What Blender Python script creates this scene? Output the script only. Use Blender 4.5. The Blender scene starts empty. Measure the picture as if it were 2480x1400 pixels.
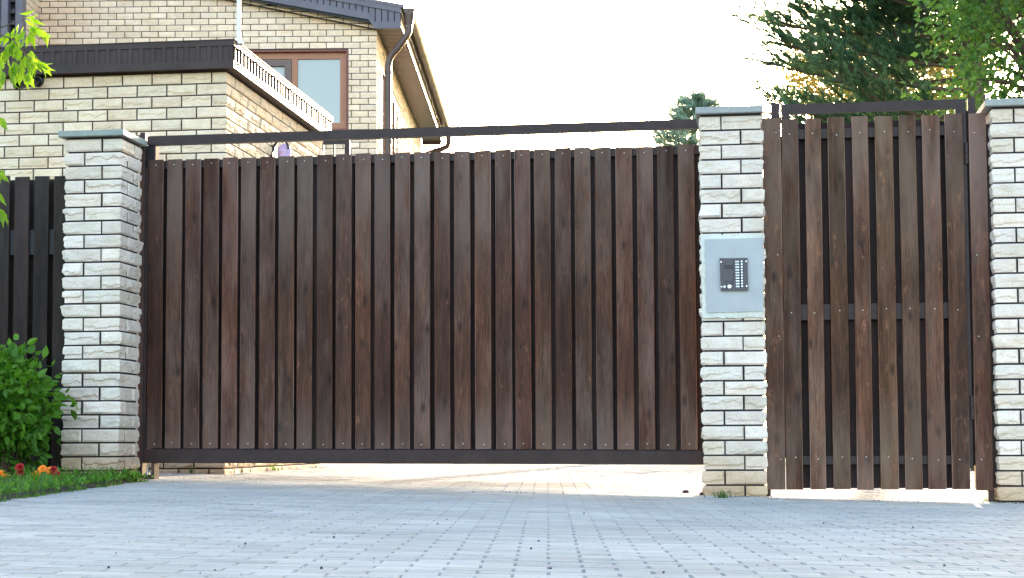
import bpy, math, random
import numpy as np
from mathutils import Vector, Matrix, noise
random.seed(7); rng = np.random.default_rng(7)
S = bpy.context.scene; COL = S.collection

# ------------------------------------------------------------------ camera
FPX = 4200.; CX = 1240.; CY = 800.; CAMZ = 0.40
YAW = math.atan(553/4200.); PIT = math.atan((1069.4-800)/4200.); ROLL = 0.0044
_f = Vector((-math.sin(YAW)*math.cos(PIT), math.cos(YAW)*math.cos(PIT), math.sin(PIT)))
_r = Vector((math.cos(YAW), math.sin(YAW), 0)); _u = _r.cross(_f)
R = _r*math.cos(ROLL)-_u*math.sin(ROLL); U = _u*math.cos(ROLL)+_r*math.sin(ROLL)
CAM = Vector((0, 0, CAMZ))
cd = bpy.data.cameras.new('camera'); cam = bpy.data.objects.new('camera', cd); COL.objects.link(cam)
m3 = Matrix((R, U, -_f)).transposed()
cam.matrix_world = Matrix.Translation(CAM) @ m3.to_4x4()
cd.sensor_width = 36; cd.lens = FPX/2480*36; cd.shift_y = 100/2480; cd.clip_start = .05; cd.clip_end = 2000
S.camera = cam
# ------------------------------------------------------------------ light
SUN_EL = math.radians(11.8); SUN_AZ = math.radians(5.2)      # azimuth from +Y towards +X
w = bpy.data.worlds.new('World'); S.world = w; w.use_nodes = True
nt = w.node_tree; sky = nt.nodes.new('ShaderNodeTexSky'); sky.sky_type = 'NISHITA'; sky.sun_disc = False
sky.sun_elevation = SUN_EL; sky.sun_rotation = SUN_AZ; sky.dust_density = 2.0; sky.air_density = 1.0; sky.ozone_density = 0.6
bg = nt.nodes['Background']; bg.inputs[1].default_value = 0.15; nt.links.new(sky.outputs[0], bg.inputs[0])
sd = bpy.data.lights.new('sun', 'SUN'); sd.energy = 2.0; sd.angle = math.radians(.6); sd.color = (1, .81, .62)
so = bpy.data.objects.new('sun', sd); COL.objects.link(so)
sv = Vector((math.sin(SUN_AZ)*math.cos(SUN_EL), math.cos(SUN_AZ)*math.cos(SUN_EL), math.sin(SUN_EL)))
so.rotation_euler = sv.to_track_quat('Z', 'Y').to_euler(); so.location = (0, 0, 30)
S.view_settings.view_transform = 'Standard'; S.view_settings.look = 'None'; S.view_settings.gamma = 1
S.view_settings.exposure = 2.8

# ------------------------------------------------------------------ geometry helpers
def ray(px, py): return R*((px-CX)/FPX) - U*((py-CY)/FPX) + _f
def hit(px, py, p0, n):
    d = ray(px, py); n = Vector(n); return CAM + d*((Vector(p0)-CAM).dot(n)/d.dot(n))
def PY(px, py, Y): return hit(px, py, (0, Y, 0), (0, 1, 0))
def PX(px, py, X): return hit(px, py, (X, 0, 0), (1, 0, 0))
def gz(x, y):
    x = min(max(x, -7), 4.5); y = min(max(y, 2), 30); return .004-.0243*x+.0027*y
def GP(px, py):
    n = Vector((.0243, -.0027, 1)); return hit(px, py, (0, 0, .004), n)

class MB:
    def __init__(s): s.v = []; s.f = []; s.m = []; s.c = []; s.sm = []
    def add(s, vs, fs, mat=0, col=(1, 1, 1), smooth=False):
        o = len(s.v); s.v.extend([tuple(v) for v in vs])
        for f in fs:
            s.f.append(tuple(i+o for i in f)); s.m.append(mat); s.c.append(col); s.sm.append(smooth)
    def box(s, x0, x1, y0, y1, z0, z1, T=None, mat=0, col=(1, 1, 1)):
        vs = [(x, y, z) for z in (z0, z1) for y in (y0, y1) for x in (x0, x1)]
        if T: vs = [T(*v) for v in vs]
        s.add(vs, [(0, 2, 3, 1), (4, 5, 7, 6), (0, 1, 5, 4), (2, 6, 7, 3), (0, 4, 6, 2), (1, 3, 7, 5)], mat, col)
    def cbox(s, x0, x1, y0, y1, z0, z1, ch=.003, T=None, mat=0, col=(1, 1, 1)):
        "box chamfered on its edges (z direction prism with chamfered front/side edges and top/bottom bevel)"
        def ring(i, z): return [(x0+i+ch, y0+i, z), (x1-i-ch, y0+i, z), (x1-i, y0+i+ch, z), (x1-i, y1-i-ch, z), (x1-i-ch, y1-i, z), (x0+i+ch, y1-i, z), (x0+i, y1-i-ch, z), (x0+i, y0+i+ch, z)]
        vs = ring(ch*.7, z0)+ring(0, z0+ch)+ring(0, z1-ch)+ring(ch*.7, z1)
        if T: vs = [T(*v) for v in vs]
        fs = [tuple(reversed(range(8))), tuple(range(24, 32))]
        for k in range(3):
            for i in range(8): j = (i+1) % 8; fs.append((k*8+i, k*8+j, k*8+8+j, k*8+8+i))
        s.add(vs, fs, mat, col)
    def tube(s, pts, rad, n=10, mat=0, col=(1, 1, 1), cap=True, smooth=True):
        pts = [Vector(p) for p in pts]; rings = []
        rr = rad if isinstance(rad, (list, tuple)) else [rad]*len(pts)
        up = None
        for i, p in enumerate(pts):
            d = (pts[min(i+1, len(pts)-1)]-pts[max(i-1, 0)]).normalized()
            if up is None:
                up = Vector((0, 0, 1)) if abs(d.z) < .9 else Vector((1, 0, 0))
            a = d.cross(up).normalized(); b = a.cross(d).normalized(); up = b
            rings.append([p+(a*math.cos(t)+b*math.sin(t))*rr[i] for t in [2*math.pi*k/n for k in range(n)]])
        vs = [v for r_ in rings for v in r_]; fs = []
        for i in range(len(pts)-1):
            for k in range(n):
                j = (k+1) % n; fs.append((i*n+k, i*n+j, (i+1)*n+j, (i+1)*n+k))
        s.add(vs, fs, mat, col, smooth)
        if cap:
            s.add(rings[0], [tuple(range(n))], mat, col); s.add(rings[-1], [tuple(reversed(range(n)))], mat, col)
    def extrude(s, poly, fn, t0, t1, mat=0, col=(1, 1, 1), closed=True, smooth=False, caps=True):
        "poly: list of 2D pts; fn(p,q,t) -> world"
        n = len(poly); vs = [fn(p, q, t0) for p, q in poly]+[fn(p, q, t1) for p, q in poly]
        fs = [(i, (i+1) % n, n+(i+1) % n, n+i) for i in range(n if closed else n-1)]
        s.add(vs, fs, mat, col, smooth)
        if closed and caps: s.add(vs, [tuple(reversed(range(n))), tuple(range(n, 2*n))], mat, col)
    def build(s, name, mats, parent=None):
        me = bpy.data.meshes.new(name)
        off = parent.location if parent is not None and parent.parent is None else (parent['org'] if parent is not None else Vector((0, 0, 0)))
        off = Vector(off)
        me.from_pydata([(v[0]-off[0], v[1]-off[1], v[2]-off[2]) for v in s.v], [], s.f)
        if not isinstance(mats, (list, tuple)): mats = [mats]
        for m in mats: me.materials.append(m)
        me.polygons.foreach_set('material_index', s.m); me.polygons.foreach_set('use_smooth', s.sm)
        ca = me.attributes.new('Col', 'FLOAT_COLOR', 'FACE')
        ca.data.foreach_set('color', np.array([(c[0], c[1], c[2], 1) for c in s.c], dtype=np.float32).ravel())
        me.update()
        o = bpy.data.objects.new(name, me); COL.objects.link(o)
        if parent is not None: o.parent = parent
        o['org'] = off[:] if parent is not None else (0, 0, 0)
        return o
def npmesh(name, V, F, mats, parent=None, cols=None, smooth=False, midx=None):
    "V (n,3), F (m,k) arrays"
    me = bpy.data.meshes.new(name); off = np.array(parent.location if parent is not None else (0, 0, 0))
    V = V-off; n = len(F); k = F.shape[1]
    me.vertices.add(len(V)); me.vertices.foreach_set('co', V.astype(np.float32).ravel())
    me.loops.add(n*k); me.loops.foreach_set('vertex_index', F.astype(np.int32).ravel())
    me.polygons.add(n); me.polygons.foreach_set('loop_start', np.arange(0, n*k, k, dtype=np.int32))
    if not isinstance(mats, (list, tuple)): mats = [mats]
    for m in mats: me.materials.append(m)
    if cols is not None:
        ca = me.attributes.new('Col', 'FLOAT_COLOR', 'FACE')
        ca.data.foreach_set('color', np.c_[cols, np.ones(n)].astype(np.float32).ravel())
    me.polygons.foreach_set('use_smooth', np.full(n, smooth)); 
    me.update(calc_edges=True); me.validate()
    o = bpy.data.objects.new(name, me); COL.objects.link(o)
    if parent is not None: o.parent = parent
    o['org'] = tuple(float(q) for q in off)
    return o
def thing(name, label, cat, loc, group=None):
    o = bpy.data.objects.new(name, None); COL.objects.link(o); o.location = loc; o.empty_display_size = .1
    o['label'] = label; o['category'] = cat
    if group: o['group'] = group
    return o
def tag(o, label, cat, group=None, kind=None):
    o['label'] = label; o['category'] = cat
    if group: o['group'] = group
    if kind: o['kind'] = kind
    return o

# ------------------------------------------------------------------ materials
def mat(name):
    m = bpy.data.materials.new(name); m.use_nodes = True; n = m.node_tree.nodes; l = m.node_tree.links
    return m, n, l, n['Principled BSDF']
def nd(n, t, **k):
    x = n.new(t)
    for a, b in k.items(): setattr(x, a, b)
    return x
def mixc(n, l, fac, a, b, blend='MIX'):
    x = nd(n, 'ShaderNodeMix', data_type='RGBA', blend_type=blend)
    for s_, v in ((x.inputs[0], fac), (x.inputs[6], a), (x.inputs[7], b)):
        if hasattr(v, 'is_linked') or hasattr(v, 'links'): l.new(v, s_)
        elif isinstance(v, (int, float)): s_.default_value = v
        else: s_.default_value = (*v, 1)
    return x.outputs[2]
def tex(n, l, kind, scale, vec=None, detail=4, rough=.55, **k):
    x = n.new(kind); x.inputs['Scale'].default_value = scale
    if kind == 'ShaderNodeTexNoise': x.inputs['Detail'].default_value = detail; x.inputs['Roughness'].default_value = rough
    if vec is not None: l.new(vec, x.inputs['Vector'])
    return x
def coords(n, l, scale=(1, 1, 1), seed=False):
    tc = n.new('ShaderNodeNewGeometry'); mp = n.new('ShaderNodeMapping'); mp.inputs['Scale'].default_value = scale
    v = tc.outputs['Position']
    if seed:
        at = nd(n, 'ShaderNodeAttribute', attribute_name='Col'); sc = nd(n, 'ShaderNodeVectorMath', operation='SCALE')
        l.new(at.outputs['Vector'], sc.inputs[0]); sc.inputs['Scale'].default_value = 37.
        ad = nd(n, 'ShaderNodeVectorMath', operation='ADD'); l.new(v, ad.inputs[0]); l.new(sc.outputs[0], ad.inputs[1]); v = ad.outputs[0]
    l.new(v, mp.inputs['Vector']); return mp.outputs[0]
def ramp(n, l, fac, stops):
    x = n.new('ShaderNodeValToRGB'); e = x.color_ramp.elements
    while len(e) < len(stops): e.new(.5)
    for i, (p, c) in enumerate(stops):
        e[i].position = p; e[i].color = (*(c if isinstance(c, tuple) else (c, c, c)), 1)
    l.new(fac, x.inputs[0]); return x.outputs[0]
def bump(n, l, h, b, strength=.3, dist=.01):
    x = n.new('ShaderNodeBump'); x.inputs['Strength'].default_value = strength; x.inputs['Distance'].default_value = dist
    l.new(h, x.inputs['Height']); l.new(x.outputs[0], b.inputs['Normal'])
def colattr(n): return nd(n, 'ShaderNodeAttribute', attribute_name='Col').outputs['Color']
WO = (0, 0, 0)
def m_brick(name, base, bumps=.5, scale=1.):
    m, n, l, b = mat(name); v = coords(n, l)
    c = mixc(n, l, 1., base, colattr(n), 'MULTIPLY')
    n1 = tex(n, l, 'ShaderNodeTexNoise', 9*scale, v, 5); c = mixc(n, l, 1., c, ramp(n, l, n1.outputs[0], [(.3, (.90, .89, .86)), (.6, (1.04, 1.04, 1.04))]), 'MULTIPLY')
    n2 = tex(n, l, 'ShaderNodeTexNoise', 70*scale, v, 6, .7); c = mixc(n, l, 1., c, ramp(n, l, n2.outputs[0], [(.33, (.86, .84, .81)), (.5, (1.02, 1.02, 1.02))]), 'MULTIPLY')
    n4 = tex(n, l, 'ShaderNodeTexNoise', 2.6*scale, v, 6, .65); c = mixc(n, l, 1., c, ramp(n, l, n4.outputs[0], [(.40, (1, 1, 1)), (.70, (.94, .89, .81))]), 'MULTIPLY')
    vo = tex(n, l, 'ShaderNodeTexVoronoi', 26*scale, v); c = mixc(n, l, ramp(n, l, vo.outputs[0], [(.0, .75), (.07, .0)]), c, (.12, .09, .07))
    l.new(c, b.inputs['Base Color']); b.inputs['Roughness'].default_value = .9
    n3 = tex(n, l, 'ShaderNodeTexNoise', 55*scale, v, 8, .7); bump(n, l, n3.outputs[0], b, bumps, .012)
    return m
def m_plain(name, col, rough=.5, metal=0., nscale=20., var=.15, bmp=.05, stretch=(1, 1, 1), spec=.5):
    m, n, l, b = mat(name); v = coords(n, l, stretch); t = tex(n, l, 'ShaderNodeTexNoise', nscale, v, 6, .6)
    c = mixc(n, l, 1., col, ramp(n, l, t.outputs[0], [(.3, (1-var,)*3), (.7, (1+var,)*3)]), 'MULTIPLY')
    c = mixc(n, l, 1., c, colattr(n), 'MULTIPLY') if name.startswith('c_') else c
    l.new(c, b.inputs['Base Color']); b.inputs['Roughness'].default_value = rough; b.inputs['Metallic'].default_value = metal
    b.inputs['Specular IOR Level'].default_value = spec
    if bmp: bump(n, l, t.outputs[0], b, bmp, .01)
    return m
def m_wood(name, dark, light, grey, greyamt=.5, rub=.62):
    m, n, l, b = mat(name); v = coords(n, l, (1, 1, .045), True); v2 = coords(n, l, (1, 1, .22), True)
    nw = tex(n, l, 'ShaderNodeTexNoise', 9, v2, 3)      # warps the grain round knots
    ad = nd(n, 'ShaderNodeVectorMath', operation='MULTIPLY_ADD'); l.new(nw.outputs[1], ad.inputs[0]); ad.inputs[1].default_value = (.06, .06, .0); l.new(v, ad.inputs[2])
    g = tex(n, l, 'ShaderNodeTexNoise', 130, ad.outputs[0], 5, .65)
    g2 = tex(n, l, 'ShaderNodeTexNoise', 30, ad.outputs[0], 3, .5)
    c = mixc(n, l, ramp(n, l, g.outputs[0], [(.3, 0.), (.72, 1.)]), dark, light)
    c = mixc(n, l, 1., c, ramp(n, l, g2.outputs[0], [(.3, (.72,)*3), (.7, (1.25,)*3)]), 'MULTIPLY')
    big = tex(n, l, 'ShaderNodeTexNoise', 3.2, v2, 4, .6)
    fac = nd(n, 'ShaderNodeMath', operation='MULTIPLY'); l.new(ramp(n, l, big.outputs[0], [(.48, 0.), (.72, greyamt)]), fac.inputs[0]); l.new(ramp(n, l, g.outputs[0], [(.3, .35), (.6, 1.)]), fac.inputs[1])
    c = mixc(n, l, fac.outputs[0], c, grey)
    # knots: sparse dark ovals
    v3 = coords(n, l, (1, 1, .42), True); s3 = n.new('ShaderNodeSeparateXYZ'); l.new(v3, s3.inputs[0]); c3 = n.new('ShaderNodeCombineXYZ'); l.new(s3.outputs[0], c3.inputs[0]); l.new(s3.outputs[2], c3.inputs[1]); vk = tex(n, l, 'ShaderNodeTexVoronoi', 4.2, c3.outputs[0]); vk.voronoi_dimensions = '2D'; c = mixc(n, l, ramp(n, l, vk.outputs[0], [(.0, .85), (.04, .6), (.10, 0.)]), c, (.014, .008, .007))
    st_ = tex(n, l, 'ShaderNodeTexNoise', 5.5, v2, 5, .65); c = mixc(n, l, 1., c, ramp(n, l, st_.outputs[0], [(.32, (.58, .55, .55)), (.5, (1, 1, 1)), (.70, (1.45, 1.36, 1.28))]), 'MULTIPLY')
    ge = n.new('ShaderNodeNewGeometry'); sx_ = n.new('ShaderNodeSeparateXYZ'); l.new(ge.outputs['Position'], sx_.inputs[0])
    mr = n.new('ShaderNodeMapRange'); mr.inputs['From Min'].default_value = 1.45; mr.inputs['From Max'].default_value = 2.2; l.new(sx_.outputs[2], mr.inputs['Value'])
    st2 = tex(n, l, 'ShaderNodeTexNoise', 4.5, v2, 4, .6); mr2 = n.new('ShaderNodeMapRange'); mr2.inputs['From Min'].default_value = .75; mr2.inputs['From Max'].default_value = .3; l.new(sx_.outputs[2], mr2.inputs['Value']); mm = nd(n, 'ShaderNodeMath', operation='MAXIMUM'); l.new(mr.outputs[0], mm.inputs[0]); l.new(mr2.outputs[0], mm.inputs[1]); mu = nd(n, 'ShaderNodeMath', operation='MULTIPLY'); l.new(mm.outputs[0], mu.inputs[0]); l.new(ramp(n, l, st2.outputs[0], [(.38, 0.), (.62, .8)]), mu.inputs[1]); c = mixc(n, l, mu.outputs[0], c, grey)
    # pale rub marks
    v4 = coords(n, l, (1, 1, .4), True); sn = tex(n, l, 'ShaderNodeTexNoise', 17, v4, 8, .75)
    c = mixc(n, l, ramp(n, l, sn.outputs[0], [(rub, 0.), (rub+.1, .6)]), c, (light[0]*2.4, light[1]*2.4, light[2]*2.4))
    at = mixc(n, l, 1., c, colattr(n), 'MULTIPLY')
    l.new(at, b.inputs['Base Color']); b.inputs['Roughness'].default_value = .68; b.inputs['Specular IOR Level'].default_value = .2
    bump(n, l, g.outputs[0], b, .25, .004); return m
def m_leaf(name, c1, c2, trans=.45, rough=.5, tcol=None):
    m, n, l, b = mat(name); at = colattr(n)
    sep = n.new('ShaderNodeSeparateColor'); l.new(at, sep.inputs[0])
    c = mixc(n, l, sep.outputs[0], c1, c2); l.new(c, b.inputs['Base Color']); b.inputs['Roughness'].default_value = rough; b.inputs['Specular IOR Level'].default_value = .35
    tr = n.new('ShaderNodeBsdfTranslucent'); k = tcol or (1.6, 1.7, .7)
    tc = mixc(n, l, 1., c, k, 'MULTIPLY'); l.new(tc, tr.inputs[0])
    mx = n.new('ShaderNodeMixShader'); mx.inputs[0].default_value = trans; l.new(b.outputs[0], mx.inputs[1]); l.new(tr.outputs[0], mx.inputs[2])
    l.new(mx.outputs[0], n['Material Output'].inputs[0]); return m

M = {}
M['brick'] = m_brick('pillar_brick', (.77, .665, .60), .8)
M['gbrick'] = m_brick('garage_brick', (.82, .665, .51), .8)
M['hbrick'] = m_brick('house_brick', (.90, .68, .52), .4)
M['mortar'] = m_plain('dark_mortar', (.035, .028, .03), .95, bmp=.4, nscale=120)
M['gmortar'] = m_plain('brown_mortar', (.065, .042, .036), .95, bmp=.4, nscale=120)
M['wood'] = m_wood('gate_wood', (.036, .0150, .0095), (.108, .050, .033), (.155, .116, .106), .85, .60)
M['wood2'] = m_wood('wicket_wood', (.042, .0185, .0115), (.125, .061, .038), (.19, .142, .122), .8, .575)
M['dwood'] = m_wood('dark_fence_wood', (.013, .009, .009), (.034, .024, .023), (.06, .05, .052), .4)
M['bwood'] = m_wood('rear_board_wood', (.026, .015, .0155), (.050, .030, .029), (.05, .04, .045), .3)
M['metal'] = m_plain('brown_painted_steel', (.036, .0215, .022), .5, nscale=14, var=.25, bmp=.03, spec=.25)
M['rail'] = m_plain('dull_brown_steel', (.032, .0175, .0175), .5, nscale=10, var=.3, bmp=.03, spec=.25)
M['fascia'] = m_plain('dark_brown_sheet_metal', (.046, .029, .028), .5, nscale=4, var=.2, bmp=.02, spec=.22)
M['hfascia'] = m_plain('violet_grey_sheet_metal', (.115, .095, .125), .45, nscale=4, var=.15, bmp=.02)
M['gutter'] = m_plain('brown_gutter_enamel', (.10, .058, .050), .35, nscale=5, var=.15, bmp=.01, spec=.35)
M['soffit'] = m_plain('bronze_soffit', (.055, .031, .021), .35, nscale=5, var=.1, bmp=0)
M['cap'] = m_plain('weathered_cap', (.27, .30, .28), .6, nscale=25, var=.15, bmp=.1)
M['cap2'] = m_plain('grey_cap', (.29, .295, .29), .6, nscale=25, var=.12, bmp=.1)
M['plate'] = m_plain('pale_blue_steel_plate', (.38, .385, .40), .6, nscale=9, var=.06, bmp=.03)
M['plaster'] = m_brick('rough_plaster', (.70, .70, .66), 1.)
M['plastic'] = m_plain('dark_intercom_housing', (.055, .045, .060), .45, nscale=60, var=.1, bmp=.03)
M['black'] = m_plain('black_recess', (.006, .005, .009), .6, var=.1, bmp=0)
M['white'] = m_plain('white_plastic', (.72, .74, .78), .35, var=.05, bmp=0)
M['steel'] = m_plain('bright_steel', (.62, .60, .57), .28, metal=1., var=.1, bmp=0)
M['galv'] = m_plain('galvanised_pole', (.55, .56, .62), .35, metal=.5, nscale=8, var=.12, bmp=.02)
M['frame'] = m_plain('brown_window_frame', (.36, .125, .055), .4, nscale=6, var=.1, bmp=.01)
M['frame2'] = m_plain('dark_sash_frame', (.14, .085, .075), .5, nscale=30, var=.2, bmp=.05)
M['blackpipe'] = m_plain('black_pipe', (.012, .012, .018), .35, var=.1, bmp=0)
M['lampglass'] = m_plain('lavender_lamp_glass', (.55, .42, .72), .2, var=.05, bmp=0)
M['rust'] = m_plain('rusty_steel', (.06, .035, .028), .7, nscale=30, var=.4, bmp=.1)
M['tin'] = m_plain('shingle_roof', (.05, .045, .055), .8, nscale=30, var=.3, bmp=.2)
M['soil'] = m_plain('dark_soil', (.035, .028, .018), .95, nscale=40, var=.5, bmp=1.)
M['sand'] = m_plain('joint_sand', (.17, .165, .165), .95, nscale=5, var=.5, bmp=.5)
M['lawn'] = m_plain('lawn_ground', (.06, .09, .03), .95, nscale=6, var=.4, bmp=.8)
M['bark'] = m_plain('pine_bark', (.10, .065, .045), .9, nscale=14, var=.4, bmp=.8, stretch=(1, 1, .3))
M['litter'] = m_plain('dark_litter', (.03, .02, .03), .8, var=.4, bmp=0)
M['orange'] = m_plain('marigold_petals', (.95, .26, .01), .6, nscale=90, var=.25, bmp=.3)
M['red'] = m_plain('red_petals', (.42, .012, .016), .6, nscale=90, var=.35, bmp=.3)
M['plum'] = m_plain('dry_plum_flower', (.08, .02, .04), .7, nscale=90, var=.35, bmp=.3)
M['paper'] = m_plain('pale_interior', (.55, .62, .66), .6, var=.05, bmp=0)
m, n, l, b = mat('window_glass'); b.inputs['Base Color'].default_value = (.29, .29, .275, 1); b.inputs['Roughness'].default_value = .04; b.inputs['Specular IOR Level'].default_value = .9; M['glass'] = m
M['gleaf'] = m_leaf('bright_maple_leaf', (.14, .27, .015), (.24, .36, .02), .55, tcol=(1.3, 1.4, .8))
M['sleaf'] = m_leaf('shrub_leaf', (.04, .125, .010), (.12, .27, .02), .35)
M['tleaf'] = m_leaf('tree_leaf', (.04, .11, .03), (.13, .23, .05), .42)
M['yleaf'] = m_leaf('sunlit_leaf', (.20, .18, .06), (.40, .34, .14), .55, tcol=(1.7, 1.45, .8))
M['needle'] = m_leaf('pine_needle', (.045, .115, .085), (.15, .25, .14), .35, tcol=(1.8, 1.7, .7))
M['needle_haze'] = m_leaf('hazed_pine_needle', (.30, .40, .34), (.42, .52, .42), .5, tcol=(1.2, 1.2, 1.0))  # distance haze is put into these pale needle colours
M['grass'] = m_leaf('grass_blade', (.035, .09, .012), (.10, .20, .03), .35)
def m_paver():
    m, n, l, b = mat('grey_paver'); v = coords(n, l)
    c = mixc(n, l, 1., (.415, .397, .375), colattr(n), 'MULTIPLY')
    a = tex(n, l, 'ShaderNodeTexNoise', 1.1, v, 6, .6); c = mixc(n, l, 1., c, ramp(n, l, a.outputs[0], [(.3, (.80, .80, .81)), (.7, (1.08, 1.08, 1.07))]), 'MULTIPLY')
    a = tex(n, l, 'ShaderNodeTexNoise', 160, v, 4, .7); c = mixc(n, l, 1., c, ramp(n, l, a.outputs[0], [(.3, (.8,)*3), (.6, (1.05,)*3)]), 'MULTIPLY')
    a2 = tex(n, l, 'ShaderNodeTexNoise', 14, v, 8, .75); c = mixc(n, l, ramp(n, l, a2.outputs[0], [(.58, 0.), (.72, .5)]), c, (.17, .165, .18))
    l.new(c, b.inputs['Base Color']); b.inputs['Roughness'].default_value = .95; b.inputs['Specular IOR Level'].default_value = .12
    bump(n, l, a.outputs[0], b, .12, .004); return m
M['paver'] = m_paver()

# ------------------------------------------------------------------ ground
def sheet(name, x0, x1, y0, y1, dz, material):
    xs = sorted(set([x0, x1]+[q for q in (-7, 4.5) if x0 < q < x1])); ys = sorted(set([y0, y1]+[q for q in (2, 30) if y0 < q < y1]))
    mb = MB(); vs = [(x, y, gz(x, y)+dz) for y in ys for x in xs]; nx = len(xs)
    mb.add(vs, [(j*nx+i, j*nx+i+1, (j+1)*nx+i+1, (j+1)*nx+i) for j in range(len(ys)-1) for i in range(nx-1)])
    o = mb.build(name, material); o['kind'] = 'structure'; return o
sheet('ground', -400, 400, -200, 800, -.030, M['lawn'])
sheet('paving_bed', -6.9, 4.4, -1, 23, -.0062, M['sand'])
# bed edge line, from the kerb-less border of the planting on the left
E0 = GP(0, 1213); E1 = GP(336, 1166); ed = (E1-E0); ed.z = 0; ed.normalize(); en = Vector((-ed.y, ed.x, 0))
if en.x > 0: en = -en
def in_bed(x, y): return (x-E0.x)*en.x+(y-E0.y)*en.y > 0 and y < 11.95
H_ANG = math.radians(6.34); Hg = Vector((math.cos(H_ANG), math.sin(H_ANG), 0)); Hs = Vector((-math.sin(H_ANG), math.cos(H_ANG), 0))
def driveway():
    V = []; F = []; C = []; L, W = .2, .1
    for j in range(-20, 235):
        for i in range(-60, 60):
            u = i*L+(L/2 if j % 2 else 0)-3; v = j*W
            cxy = Hg*u+Hs*v
            x, y = cxy.x, cxy.y
            if not (-6.8 < x < 4.3 and -.5 < y < 22.8) or in_bed(x, y): continue
            if y > 13.7 and x < -4.15: continue
            hz = rng.normal(0, .0006); ta, tb = rng.normal(0, .007, 2); g = rng.uniform(.0008, .0030); ch = rng.uniform(.003, .0055)
            o = len(V)
            for (k, zz) in ((0, -.009), (ch, 0)):
                for sx, sy in ((-1, -1), (1, -1), (1, 1), (-1, 1)):
                    a = sx*(L/2-g-k); c_ = sy*(W/2-g-k)
                    p = cxy+Hg*a+Hs*c_; V.append((p.x, p.y, gz(p.x, p.y)+zz+hz+(ta*a*.5+tb*c_ if k else 0)))
            F.append((o+4, o+5, o+6, o+7))
            for q in range(4): r_ = (q+1) % 4; F.append((o+q, o+r_, o+4+r_, o+4+q))
            t = rng.normal(1, .06); tt = (t*rng.normal(1, .01), t, t*rng.normal(1, .012)); C += [tt]*5
    o = npmesh('driveway', np.array(V), np.array(F), M['paver'], None, np.array(C)); o['kind'] = 'structure'
driveway()
# planting bed soil
mb = MB(); vs = []; fs = []
N = 40
yb0, yb1 = 5.0, 11.93
for j in range(N+1):
    y = yb0+(yb1-yb0)*j/N; xe = E0.x+(y-E0.y)*ed.x/ed.y
    for i in range(13):
        x = xe-(xe+6.95)*(i/12)**1.5; d = xe-x
        h = -.005+.045*min(1, d/.10)+.02*noise.noise(Vector((x*4, y*4, 0)))*min(1, d/.1)
        vs.append((x, y, gz(x, y)+h))
for j in range(N):
    for i in range(12): fs.append((j*13+i, (j+1)*13+i, (j+1)*13+i+1, j*13+i+1))
mb.add(vs, fs, 0, (1, 1, 1), True); o = mb.build('flower_bed', M['soil']); o['kind'] = 'structure'

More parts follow.
